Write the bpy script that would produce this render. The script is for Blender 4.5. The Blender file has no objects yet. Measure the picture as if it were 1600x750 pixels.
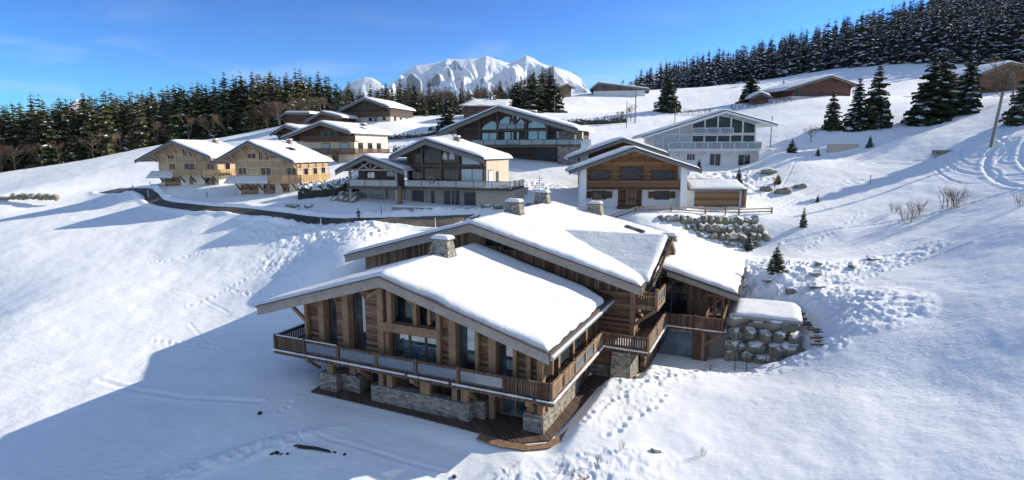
import bpy, math, random
import numpy as np
from mathutils import Vector, Matrix
R = math.radians
scene = bpy.context.scene
col = scene.collection
rng = random.Random(7)

# ---------------------------------------------------------------- materials
MATS = {}
def new_mat(name):
    m = bpy.data.materials.new(name); m.use_nodes = True
    nt = m.node_tree; b = nt.nodes['Principled BSDF']
    MATS[name] = m
    return m, nt, b
def N(nt, t, **kw):
    n = nt.nodes.new(t)
    for k, v in kw.items():
        if k in n.inputs: n.inputs[k].default_value = v
        else: setattr(n, k, v)
    return n
def ramp(nt, fac, stops):
    r = nt.nodes.new('ShaderNodeValToRGB')
    e = r.color_ramp.elements
    while len(e) > 1: e.remove(e[0])
    e[0].position, e[0].color = stops[0][0], (*stops[0][1], 1)
    for p, c in stops[1:]:
        x = e.new(p); x.color = (*c, 1)
    nt.links.new(fac, r.inputs[0]); return r
def coords(nt, scale=(1, 1, 1), kind='Object'):
    tc = nt.nodes.new('ShaderNodeTexCoord'); mp = nt.nodes.new('ShaderNodeMapping')
    mp.inputs['Scale'].default_value = scale
    nt.links.new(tc.outputs[kind], mp.inputs[0]); return mp.outputs[0]
def noise(nt, vec, scale, detail=4, rough=.55, dist=0):
    n = nt.nodes.new('ShaderNodeTexNoise')
    n.inputs['Scale'].default_value = scale; n.inputs['Detail'].default_value = detail
    n.inputs['Roughness'].default_value = rough; n.inputs['Distortion'].default_value = dist
    nt.links.new(vec, n.inputs['Vector']); return n.outputs[0]
def math_(nt, op, a, b=None, clamp=False):
    n = nt.nodes.new('ShaderNodeMath'); n.operation = op; n.use_clamp = clamp
    for i, v in enumerate((a, b)):
        if v is None: continue
        if isinstance(v, (int, float)): n.inputs[i].default_value = v
        else: nt.links.new(v, n.inputs[i])
    return n.outputs[0]
def mix(nt, fac, a, b, mode='MIX'):
    n = nt.nodes.new('ShaderNodeMix'); n.data_type = 'RGBA'; n.blend_type = mode
    for i, v in ((0, fac), (6, a), (7, b)):
        if isinstance(v, (int, float)): n.inputs[i].default_value = v
        elif isinstance(v, tuple): n.inputs[i].default_value = (*v, 1)
        else: nt.links.new(v, n.inputs[i])
    return n.outputs[2]
def bump(nt, b, h, strength=.5, dist=.05):
    n = nt.nodes.new('ShaderNodeBump'); n.inputs['Strength'].default_value = strength
    n.inputs['Distance'].default_value = dist
    nt.links.new(h, n.inputs['Height']); nt.links.new(n.outputs[0], b.inputs['Normal'])

def wood(name, c1, c2, mode, width=.2, rough=.8, seam=.35):
    m, nt, b = new_mat(name)
    v = coords(nt)
    sp = nt.nodes.new('ShaderNodeSeparateXYZ'); nt.links.new(v, sp.inputs[0])
    if mode == 'h': lin = sp.outputs[2]
    elif mode == 'v': lin = math_(nt, 'ADD', sp.outputs[0], sp.outputs[1])
    else: lin = None
    if lin is not None:
        q = math_(nt, 'DIVIDE', lin, width)
        fl = math_(nt, 'FLOOR', q); fr = math_(nt, 'FRACT', q)
        wn = N(nt, 'ShaderNodeTexWhiteNoise', noise_dimensions='1D'); nt.links.new(fl, wn.inputs['W'])
        # shift grain per board
        cmb = nt.nodes.new('ShaderNodeCombineXYZ'); nt.links.new(math_(nt, 'MULTIPLY', wn.outputs[0], 17.), cmb.inputs[0])
        ad = nt.nodes.new('ShaderNodeVectorMath'); ad.operation = 'ADD'
        nt.links.new(v, ad.inputs[0]); nt.links.new(cmb.outputs[0], ad.inputs[1]); vv = ad.outputs[0]
    else: vv = v
    mp = nt.nodes.new('ShaderNodeMapping'); nt.links.new(vv, mp.inputs[0])
    mp.inputs['Scale'].default_value = (1, 1, 9) if mode == 'h' else ((7, 7, .7) if mode == 'v' else (2.5, 2.5, 2.5))
    g = noise(nt, mp.outputs[0], 1.4, 6, .7)
    big = noise(nt, vv, .9, 3)
    f = math_(nt, 'ADD', math_(nt, 'MULTIPLY', g, .7), math_(nt, 'MULTIPLY', big, .4))
    if lin is not None: f = math_(nt, 'ADD', f, math_(nt, 'MULTIPLY', math_(nt, 'SUBTRACT', wn.outputs[0], .5), .55))
    r = ramp(nt, f, [(.3, c1), (.75, c2)])
    c = r.outputs[0]
    if lin is not None:
        e = math_(nt, 'ABSOLUTE', math_(nt, 'SUBTRACT', fr, .5))
        e = math_(nt, 'GREATER_THAN', e, .5 - min(.25, .012/width))
        c = mix(nt, math_(nt, 'MULTIPLY', e, seam*2), c, tuple(x*.25 for x in c1))
        hgt = math_(nt, 'SUBTRACT', math_(nt, 'MULTIPLY', g, .4), e)
    else: hgt = g
    nt.links.new(c, b.inputs['Base Color']); b.inputs['Roughness'].default_value = rough
    bump(nt, b, hgt, .5, .02)
    return m
def plain(name, c, rough=.7, var=.15, scale=3., metallic=0, bmp=.2):
    m, nt, b = new_mat(name); v = coords(nt)
    n = noise(nt, v, scale, 5)
    r = ramp(nt, n, [(.3, tuple(x*(1-var) for x in c)), (.7, tuple(min(1, x*(1+var)) for x in c))])
    nt.links.new(r.outputs[0], b.inputs['Base Color'])
    b.inputs['Roughness'].default_value = rough; b.inputs['Metallic'].default_value = metallic
    if bmp: bump(nt, b, noise(nt, v, scale*6, 4), bmp, .02)
    return m
def stone(name, c1, c2, mortar, scale=3.2, flat=1.7):
    m, nt, b = new_mat(name); v = coords(nt, (scale, scale, scale*flat))
    nz = noise(nt, v, 1.2, 2)
    ad = nt.nodes.new('ShaderNodeVectorMath'); ad.operation = 'ADD'; nt.links.new(v, ad.inputs[0])
    sc = nt.nodes.new('ShaderNodeVectorMath'); sc.operation = 'SCALE'; sc.inputs['Scale'].default_value = .5
    nn = nt.nodes.new('ShaderNodeTexNoise'); nn.inputs['Scale'].default_value = 1.5; nt.links.new(v, nn.inputs['Vector'])
    nt.links.new(nn.outputs[1], sc.inputs[0]); nt.links.new(sc.outputs[0], ad.inputs[1])
    vo = nt.nodes.new('ShaderNodeTexVoronoi'); vo.inputs['Scale'].default_value = 1; nt.links.new(ad.outputs[0], vo.inputs['Vector'])
    ve = nt.nodes.new('ShaderNodeTexVoronoi'); ve.feature = 'DISTANCE_TO_EDGE'; ve.inputs['Scale'].default_value = 1; nt.links.new(ad.outputs[0], ve.inputs['Vector'])
    hs = nt.nodes.new('ShaderNodeSeparateColor'); nt.links.new(vo.outputs['Color'], hs.inputs[0])
    f = math_(nt, 'ADD', math_(nt, 'MULTIPLY', hs.outputs[0], .7), math_(nt, 'MULTIPLY', noise(nt, v, 4, 4), .3))
    r = ramp(nt, f, [(.15, c1), (.6, c2), (.9, tuple(min(1, x*1.35) for x in c2))])
    ed = ramp(nt, ve.outputs[0], [(.0, (0, 0, 0)), (.09, (1, 1, 1))])
    c = mix(nt, ed.outputs[0], mortar, r.outputs[0])
    nt.links.new(c, b.inputs['Base Color']); b.inputs['Roughness'].default_value = .9
    bump(nt, b, ed.outputs[0], .8, .05)
    return m
def snow_mat(name, kind):
    m, nt, b = new_mat(name); v = coords(nt)
    b.inputs['Roughness'].default_value = .85
    b.inputs['Specular IOR Level'].default_value = .2
    big = noise(nt, v, .12, 4)
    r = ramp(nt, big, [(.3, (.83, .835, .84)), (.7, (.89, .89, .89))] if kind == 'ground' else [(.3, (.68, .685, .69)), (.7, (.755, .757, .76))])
    nt.links.new(r.outputs[0], b.inputs['Base Color'])
    if kind == 'ground':
        # wind-packed crust: stretched ripples plus grain, broken up by a large mask
        mp = nt.nodes.new('ShaderNodeMapping'); mp.inputs['Scale'].default_value = (1, 2.2, 1); mp.inputs['Rotation'].default_value = (0, 0, R(35))
        nt.links.new(v, mp.inputs[0])
        a = noise(nt, mp.outputs[0], 1.3, 5, .6, .6); c = noise(nt, v, 5., 3, .6); d = noise(nt, v, .35, 3)
        msk = ramp(nt, noise(nt, v, .05, 3), [(.35, (.25,)*3), (.65, (1,)*3)])
        h = math_(nt, 'ADD', math_(nt, 'MULTIPLY', a, 1.0), math_(nt, 'MULTIPLY', c, .22))
        h = math_(nt, 'MULTIPLY', h, msk.outputs[0])
        h = math_(nt, 'ADD', h, math_(nt, 'MULTIPLY', d, 1.2))
        bump(nt, b, h, .4, .25)
    else:
        st = nt.nodes.new('ShaderNodeMapping'); st.inputs['Scale'].default_value = (.25, 1.1, 1); nt.links.new(v, st.inputs[0])
        h = math_(nt, 'ADD', noise(nt, v, 1.2, 5, .6), math_(nt, 'MULTIPLY', noise(nt, v, 7, 3), .15))
        h = math_(nt, 'ADD', h, math_(nt, 'MULTIPLY', noise(nt, st.outputs[0], 1.0, 4), 1.1))
        bump(nt, b, h, .4, .2)
    return m
def snowy(name, c1, c2, scale=2., lo=.35, hi=.6, rough=.85):
    """rock or foliage mound with snow lying on its upward faces"""
    m, nt, b = new_mat(name); v = coords(nt)
    n = noise(nt, v, scale, 6, .65)
    r = ramp(nt, n, [(.3, c1), (.7, c2)])
    ge = nt.nodes.new('ShaderNodeNewGeometry'); sp = nt.nodes.new('ShaderNodeSeparateXYZ')
    nt.links.new(ge.outputs['Normal'], sp.inputs[0])
    q = math_(nt, 'ADD', sp.outputs[2], math_(nt, 'MULTIPLY', math_(nt, 'SUBTRACT', noise(nt, v, scale*.8, 3), .5), .9))
    k = ramp(nt, q, [(lo, (0, 0, 0)), (hi, (1, 1, 1))])
    c = mix(nt, k.outputs[0], r.outputs[0], (.85, .86, .88))
    nt.links.new(c, b.inputs['Base Color']); b.inputs['Roughness'].default_value = rough
    bump(nt, b, n, .7, .08)
    return m
def glass(name, c, refl=.35, rough=.03):
    m, nt, b = new_mat(name)
    v = coords(nt); n = noise(nt, v, .8, 3)
    r = ramp(nt, n, [(.4, tuple(x*.4 for x in c)), (.5, c), (.72, tuple(x*3 for x in c))])
    nt.links.new(r.outputs[0], b.inputs['Base Color']); bump(nt, b, noise(nt, v, .5, 2), .06, .3)
    b.inputs['Roughness'].default_value = rough; b.inputs['Metallic'].default_value = 0
    b.inputs['Specular IOR Level'].default_value = .5
    gl = nt.nodes.new('ShaderNodeBsdfGlossy'); gl.inputs['Roughness'].default_value = rough; gl.inputs['Color'].default_value = (.75, .85, .9, 1)
    ms = nt.nodes.new('ShaderNodeMixShader'); ms.inputs[0].default_value = refl
    out = nt.nodes['Material Output']
    nt.links.new(b.outputs[0], ms.inputs[1]); nt.links.new(gl.outputs[0], ms.inputs[2]); nt.links.new(ms.outputs[0], out.inputs[0])
    return m
def glass_thin(name):
    m, nt, b = new_mat(name)
    tr = nt.nodes.new('ShaderNodeBsdfTransparent'); tr.inputs[0].default_value = (.72, .8, .84, 1)
    gl = nt.nodes.new('ShaderNodeBsdfGlossy'); gl.inputs['Roughness'].default_value = .12; gl.inputs[0].default_value = (.6, .64, .7, 1)
    df = nt.nodes.new('ShaderNodeBsdfDiffuse'); df.inputs[0].default_value = (.3, .33, .36, 1)
    m1 = nt.nodes.new('ShaderNodeMixShader'); m1.inputs[0].default_value = .22
    m2 = nt.nodes.new('ShaderNodeMixShader'); m2.inputs[0].default_value = .3
    nt.links.new(tr.outputs[0], m1.inputs[1]); nt.links.new(gl.outputs[0], m1.inputs[2])
    nt.links.new(m1.outputs[0], m2.inputs[1]); nt.links.new(df.outputs[0], m2.inputs[2])
    nt.links.new(m2.outputs[0], nt.nodes['Material Output'].inputs[0])
    return m
def needles(name, c1, c2, vary=True):
    m, nt, b = new_mat(name); v = coords(nt)
    n = noise(nt, v, 2.5, 4)
    oi = nt.nodes.new('ShaderNodeObjectInfo')
    f = math_(nt, 'ADD', math_(nt, 'MULTIPLY', n, .5), math_(nt, 'MULTIPLY', oi.outputs['Random'], .5))
    r = ramp(nt, f, [(.3, c1), (.75, c2)])
    nt.links.new(r.outputs[0], b.inputs['Base Color']); b.inputs['Roughness'].default_value = .7
    b.inputs['Specular IOR Level'].default_value = .2
    return m

wood('old_planks_h', (.075, .04, .022), (.29, .17, .095), 'h', .21)
wood('old_planks_v', (.09, .05, .028), (.32, .20, .115), 'v', .24)
wood('old_beam', (.12, .066, .034), (.34, .21, .115), 'n')
wood('grey_beam', (.20, .165, .135), (.40, .35, .30), 'n')
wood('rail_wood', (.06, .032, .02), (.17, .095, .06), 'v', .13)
wood('rail_sunny', (.14, .085, .05), (.36, .24, .15), 'v', .13)  # lighter copy of the rail wood for the sun side, sunlight put into colour
wood('deck_boards', (.05, .03, .022), (.13, .08, .06), 'v', .16)
wood('pale_planks', (.34, .24, .15), (.56, .43, .29), 'h', .24, seam=.2)
wood('pale_beam', (.42, .29, .16), (.62, .45, .27), 'n')
wood('pale_rail', (.38, .24, .12), (.62, .43, .23), 'v', .16)
wood('garage_wood', (.16, .09, .045), (.32, .2, .11), 'h', .3)
wood('dark_planks', (.035, .025, .02), (.10, .07, .055), 'h', .25)
wood('dark_beam', (.05, .038, .032), (.13, .10, .085), 'n')
wood('grey_fascia', (.10, .095, .09), (.22, .21, .20), 'n')
wood('brown_planks', (.07, .035, .018), (.19, .10, .05), 'h', .25)
wood('honey_planks', (.15, .075, .03), (.36, .20, .09), 'h', .25)
wood('red_planks', (.065, .032, .02), (.16, .08, .05), 'h', .25)
wood('barn_planks', (.10, .08, .065), (.22, .18, .15), 'v', .3)
wood('white_planks', (.46, .48, .50), (.62, .64, .66), 'h', .3, seam=.15)
plain('white_paint', (.68, .70, .72), .5, .05)
plain('cream_plaster', (.68, .61, .49), .85, .06)
plain('white_plaster', (.76, .75, .73), .85, .05)
plain('grey_plaster', (.33, .30, .27), .85, .08)
plain('beige_plaster', (.50, .42, .33), .85, .08)
plain('dark_metal', (.06, .06, .065), .45, .1, metallic=.3)
plain('zinc', (.28, .31, .33), .4, .1, metallic=.6)
plain('dark_door', (.035, .04, .05), .5, .2)
plain('grey_door', (.16, .17, .19), .6, .08)
plain('roof_tiles', (.07, .05, .045), .8, .4, 9)
plain('curtain', (.50, .56, .60), .8, .12, 6)
plain('rubber_black', (.02, .02, .022), .8, .2)
plain('pole_wood', (.22, .20, .18), .85, .15)
plain('shutter_brown', (.10, .055, .035), .7, .2)
stone('masonry', (.10, .09, .08), (.29, .26, .22), (.30, .27, .23), 3.2)
stone('masonry_dark', (.10, .095, .09), (.26, .23, .20), (.22, .2, .18), 1.8, 1.4)
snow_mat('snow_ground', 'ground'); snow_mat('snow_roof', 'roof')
snowy('boulder_rock', (.11, .105, .085), (.33, .30, .22), 1.3, .68, .9)
snowy('hedge_leaves', (.02, .025, .015), (.06, .06, .04), 3., .25, .5)
glass('window_glass', (.012, .018, .022), .0)
glass('window_bright', (.04, .06, .075), .24)
glass_thin('balustrade_glass')
needles('needles_near', (.018, .03, .015), (.065, .075, .03))
needles('needles_forest', (.028, .044, .018), (.14, .12, .055))
needles('needles_hill', (.012, .022, .022), (.035, .05, .045))
needles('twigs', (.10, .07, .05), (.22, .16, .11))
plain('bark', (.09, .065, .045), .9, .3)
plain('snow_lump', (.85, .86, .88), .8, .03, bmp=0)
plain('jacket', (.03, .035, .05), .8, .2); plain('skin', (.55, .36, .27), .6, .05)
plain('trousers', (.03, .03, .035), .8, .2); plain('hair', (.03, .02, .015), .8, .1)
M = MATS

# ---------------------------------------------------------------- mesh builder
def tag(o, label=None, cat=None, group=None, kind=None):
    if label: o['label'] = label
    if cat: o['category'] = cat
    if group: o['group'] = group
    if kind: o['kind'] = kind
    return o
def empty(name, loc, rz=0):
    o = bpy.data.objects.new(name, None); col.objects.link(o); o.location = loc; o.rotation_euler = (0, 0, rz); o.empty_display_size = .5
    return o
SINGLE = dict(deck_joists='joist', brackets='bracket', purlins='purlin', rafters='rafter', timber_frame='timber', braces='brace', truss='truss_beam', gable_truss='truss_beam', brace='brace', garage_beam='beam')
class MB:
    def __init__(s): s.v = []; s.f = []; s.mi = []; s.sm = []; s.cut = []
    def add(s, vs, fs, mi=0, smooth=False):
        k = len(s.v); s.cut.append((k, len(s.f))); s.v += [tuple(p) for p in vs]
        s.f += [tuple(i+k for i in f) for f in fs]; s.mi += [mi]*len(fs); s.sm += [smooth]*len(fs); return s
    def box(s, x0, x1, y0, y1, z0, z1, mi=0):
        if x0 > x1: x0, x1 = x1, x0
        if y0 > y1: y0, y1 = y1, y0
        if z0 > z1: z0, z1 = z1, z0
        v = [(x0,y0,z0),(x1,y0,z0),(x1,y1,z0),(x0,y1,z0),(x0,y0,z1),(x1,y0,z1),(x1,y1,z1),(x0,y1,z1)]
        return s.add(v, [(0,3,2,1),(4,5,6,7),(0,1,5,4),(1,2,6,5),(2,3,7,6),(3,0,4,7)], mi)
    def prism(s, a, b, mi=0):
        """solid between two matching rings of points"""
        n = len(a)
        return s.add(list(a)+list(b), [tuple(range(n))[::-1], tuple(range(n, 2*n))] + [(i, (i+1) % n, n+(i+1) % n, n+i) for i in range(n)], mi)
    def poly_y(s, pts, y0, y1, mi=0):   # pts (x,z)
        return s.prism([(x, y0, z) for x, z in pts], [(x, y1, z) for x, z in pts], mi)
    def poly_x(s, pts, x0, x1, mi=0):   # pts (y,z)
        return s.prism([(x0, y, z) for y, z in pts], [(x1, y, z) for y, z in pts], mi)
    def poly_z(s, pts, z0, z1, mi=0):
        return s.prism([(x, y, z0) for x, y in pts], [(x, y, z1) for x, y in pts], mi)
    def beam(s, p, q, w, h, mi=0, up=(0, 0, 1)):
        p = Vector(p); q = Vector(q); d = (q-p).normalized(); u = Vector(up)
        if abs(d.dot(u)) > .98: u = Vector((0, 1, 0))
        r = d.cross(u).normalized(); u = r.cross(d)
        o = [r*(w/2*a) + u*(h/2*b) for a, b in ((-1,-1),(1,-1),(1,1),(-1,1))]
        return s.prism([p+x for x in o], [q+x for x in o], mi)
    def tube(s, pts, rad, n=6, mi=0):
        pts = [Vector(p) for p in pts]; rings = []
        for i, p in enumerate(pts):
            d = (pts[min(i+1, len(pts)-1)] - pts[max(i-1, 0)]).normalized()
            u = Vector((0, 0, 1)) if abs(d.z) < .9 else Vector((1, 0, 0))
            a = d.cross(u).normalized(); b = a.cross(d)
            r = rad[i] if isinstance(rad, (list, tuple)) else rad
            rings.append([p + a*(r*math.cos(2*math.pi*k/n)) + b*(r*math.sin(2*math.pi*k/n)) for k in range(n)])
        vs = [p for g in rings for p in g]; fs = []
        for i in range(len(pts)-1):
            for k in range(n): fs.append((i*n+k, i*n+(k+1) % n, (i+1)*n+(k+1) % n, (i+1)*n+k))
        fs.append(tuple(range(n))); fs.append(tuple(range((len(pts)-1)*n, len(pts)*n))[::-1])
        return s.add(vs, fs, mi, True)
    def mesh(s, name, mats):
        me = bpy.data.meshes.new(name); me.from_pydata(s.v, [], s.f)
        for m in (mats if isinstance(mats, (list, tuple)) else [mats]): me.materials.append(M[m] if isinstance(m, str) else m)
        me.polygons.foreach_set('material_index', s.mi); me.polygons.foreach_set('use_smooth', s.sm)
        me.update(); return me
    def build(s, name, mats, parent=None, loc=None):
        if name in SINGLE and parent is not None and len(s.cut) > 1:
            ends = s.cut[1:]+[(len(s.v), len(s.f))]
            for (v0, f0), (v1, f1) in zip(s.cut, ends):
                q = MB(); q.v = s.v[v0:v1]; q.f = [tuple(i-v0 for i in f) for f in s.f[f0:f1]]; q.mi = s.mi[f0:f1]; q.sm = s.sm[f0:f1]; q.cut = [(0, 0)]
                o = q.build(SINGLE[name], mats, parent)
            return o
        me = s.mesh(name, mats)
        if parent is None or not any(s.sm):
            import bmesh
            bm = bmesh.new(); bm.from_mesh(me); bmesh.ops.recalc_face_normals(bm, faces=bm.faces[:]); bm.to_mesh(me); bm.free()
        o = bpy.data.objects.new(name, me); col.objects.link(o)
        if parent: o.parent = parent
        if loc: o.location = loc
        return o
def mesh_np(name, V, F, mats, parent=None, smooth=True, mi=None):
    me = bpy.data.meshes.new(name)
    V = np.asarray(V, dtype=np.float32); F = np.asarray(F, dtype=np.int32)
    me.vertices.add(len(V)); me.vertices.foreach_set('co', V.ravel())
    n = F.shape[1]; me.loops.add(F.size); me.loops.foreach_set('vertex_index', F.ravel())
    me.polygons.add(len(F)); me.polygons.foreach_set('loop_start', np.arange(0, F.size, n, dtype=np.int32))
    for m in (mats if isinstance(mats, (list, tuple)) else [mats]): me.materials.append(M[m])
    me.polygons.foreach_set('use_smooth', np.full(len(F), smooth))
    if mi is not None: me.polygons.foreach_set('material_index', np.asarray(mi, dtype=np.int32))
    me.update(calc_edges=True); me.validate()
    if name.startswith('_'): return me
    o = bpy.data.objects.new(name, me); col.objects.link(o)
    if parent: o.parent = parent
    return o

# ---------------------------------------------------------------- numpy noise
def _hash(ix, iy, seed):
    h = (ix*374761393 + iy*668265263 + seed*1442695041) & 0xFFFFFFFF
    h = ((h ^ (h >> 13))*1274126177) & 0xFFFFFFFF
    return ((h ^ (h >> 16)) & 0xFFFF)/65535.0
def vnoise(x, y, seed=0):
    x = np.asarray(x, float); y = np.asarray(y, float)
    ix = np.floor(x).astype(np.int64); iy = np.floor(y).astype(np.int64); fx = x-ix; fy = y-iy
    fx = fx*fx*fx*(fx*(fx*6-15)+10); fy = fy*fy*fy*(fy*(fy*6-15)+10)
    a = _hash(ix, iy, seed); b = _hash(ix+1, iy, seed); c = _hash(ix, iy+1, seed); d = _hash(ix+1, iy+1, seed)
    return (a*(1-fx)+b*fx)*(1-fy)+(c*(1-fx)+d*fx)*fy
def fbm(x, y, oct=4, seed=0, gain=.5):
    s = 0; a = 1; t = 0
    for i in range(oct):
        ca, sa = math.cos(.6*i), math.sin(.6*i)
        s = s + a*vnoise((x*ca-y*sa)*2**i, (x*sa+y*ca)*2**i, seed+i*7); t += a; a *= gain
    return s/t
def sstep(a, b, x):
    t = np.clip((x-a)/(b-a), 0, 1); return t*t*(3-2*t)

# ---------------------------------------------------------------- camera, light
YAW = R(24.55); OX, OY, ZB = 2.1, 33.7, -18.2       # main chalet frame: balcony corner, ground level
cu, su = math.cos(YAW), math.sin(YAW)
def UW(u, w): return (OX + cu*u + su*w, OY - su*u + cu*w)
cam = bpy.data.cameras.new('camera'); co = bpy.data.objects.new('camera', cam); col.objects.link(co)
cam.sensor_width = 36; cam.lens = 36*889/1600; cam.clip_start = .5; cam.clip_end = 90000
co.rotation_euler = (R(90)-math.atan(138/889), 0, 0); scene.camera = co
SUN_AZ, SUN_EL = R(73.5), R(25.8)
sd = Vector((math.sin(SUN_AZ)*math.cos(SUN_EL), math.cos(SUN_AZ)*math.cos(SUN_EL), math.sin(SUN_EL)))
sl = bpy.data.lights.new('sun', 'SUN'); sl.energy = 5.0; sl.angle = R(.53); sl.color = (1, .93, .78)
so = bpy.data.objects.new('sun', sl); col.objects.link(so); so.rotation_euler = sd.to_track_quat('Z', 'Y').to_euler(); so.location = (60, 40, 60)
w = bpy.data.worlds.new('World'); scene.world = w; w.use_nodes = True
wn = w.node_tree; bg = wn.nodes['Background']; sky = wn.nodes.new('ShaderNodeTexSky'); sky.sky_type = 'NISHITA'
sky.sun_disc = False; sky.sun_elevation = SUN_EL; sky.sun_rotation = SUN_AZ; sky.altitude = 1500; sky.air_density = 1.0; sky.dust_density = .15; sky.ozone_density = 4.5
vm = wn.nodes.new('ShaderNodeVectorMath'); vm.operation = 'SCALE'; vm.inputs['Scale'].default_value = .13; wn.links.new(sky.outputs[0], vm.inputs[0])
ga = wn.nodes.new('ShaderNodeGamma'); ga.inputs[1].default_value = 1.75; wn.links.new(vm.outputs[0], ga.inputs[0])
vm2 = wn.nodes.new('ShaderNodeVectorMath'); vm2.operation = 'MULTIPLY'; vm2.inputs[1].default_value = (2.3, 8.6, 10.6); wn.links.new(ga.outputs[0], vm2.inputs[0])
# added fill glow in the unseen sky behind the camera, lifts shaded fronts
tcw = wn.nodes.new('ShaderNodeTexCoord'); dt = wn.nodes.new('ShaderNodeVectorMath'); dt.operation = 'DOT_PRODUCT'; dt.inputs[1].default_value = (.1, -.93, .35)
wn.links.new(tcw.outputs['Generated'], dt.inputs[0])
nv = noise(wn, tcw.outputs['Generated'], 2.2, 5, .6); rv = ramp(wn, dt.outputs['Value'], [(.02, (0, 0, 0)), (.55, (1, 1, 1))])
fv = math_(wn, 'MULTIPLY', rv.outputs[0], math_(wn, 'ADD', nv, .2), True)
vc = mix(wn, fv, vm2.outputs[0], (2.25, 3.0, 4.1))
# faint cirrus low on the left
dl = wn.nodes.new('ShaderNodeMapping'); dl.inputs['Scale'].default_value = (2.5, 2.5, 11); wn.links.new(tcw.outputs['Generated'], dl.inputs[0])
nl = ramp(wn, noise(wn, dl.outputs[0], 1.6, 6, .6, .5), [(.48, (0, 0, 0)), (.75, (1, 1, 1))])
sz = wn.nodes.new('ShaderNodeSeparateXYZ'); wn.links.new(tcw.outputs['Generated'], sz.inputs[0])
lz = ramp(wn, sz.outputs[2], [(.0, (1, 1, 1)), (.14, (.5, .5, .5)), (.24, (0, 0, 0))])
vc = mix(wn, math_(wn, 'MULTIPLY', math_(wn, 'MULTIPLY', nl.outputs[0], lz.outputs[0]), .55), vc, (4.6, 5.2, 6.0))
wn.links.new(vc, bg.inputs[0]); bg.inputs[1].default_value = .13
scene.view_settings.view_transform = 'Standard'; scene.view_settings.look = 'None'; scene.view_settings.exposure = .57; scene.view_settings.gamma = 1

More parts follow.
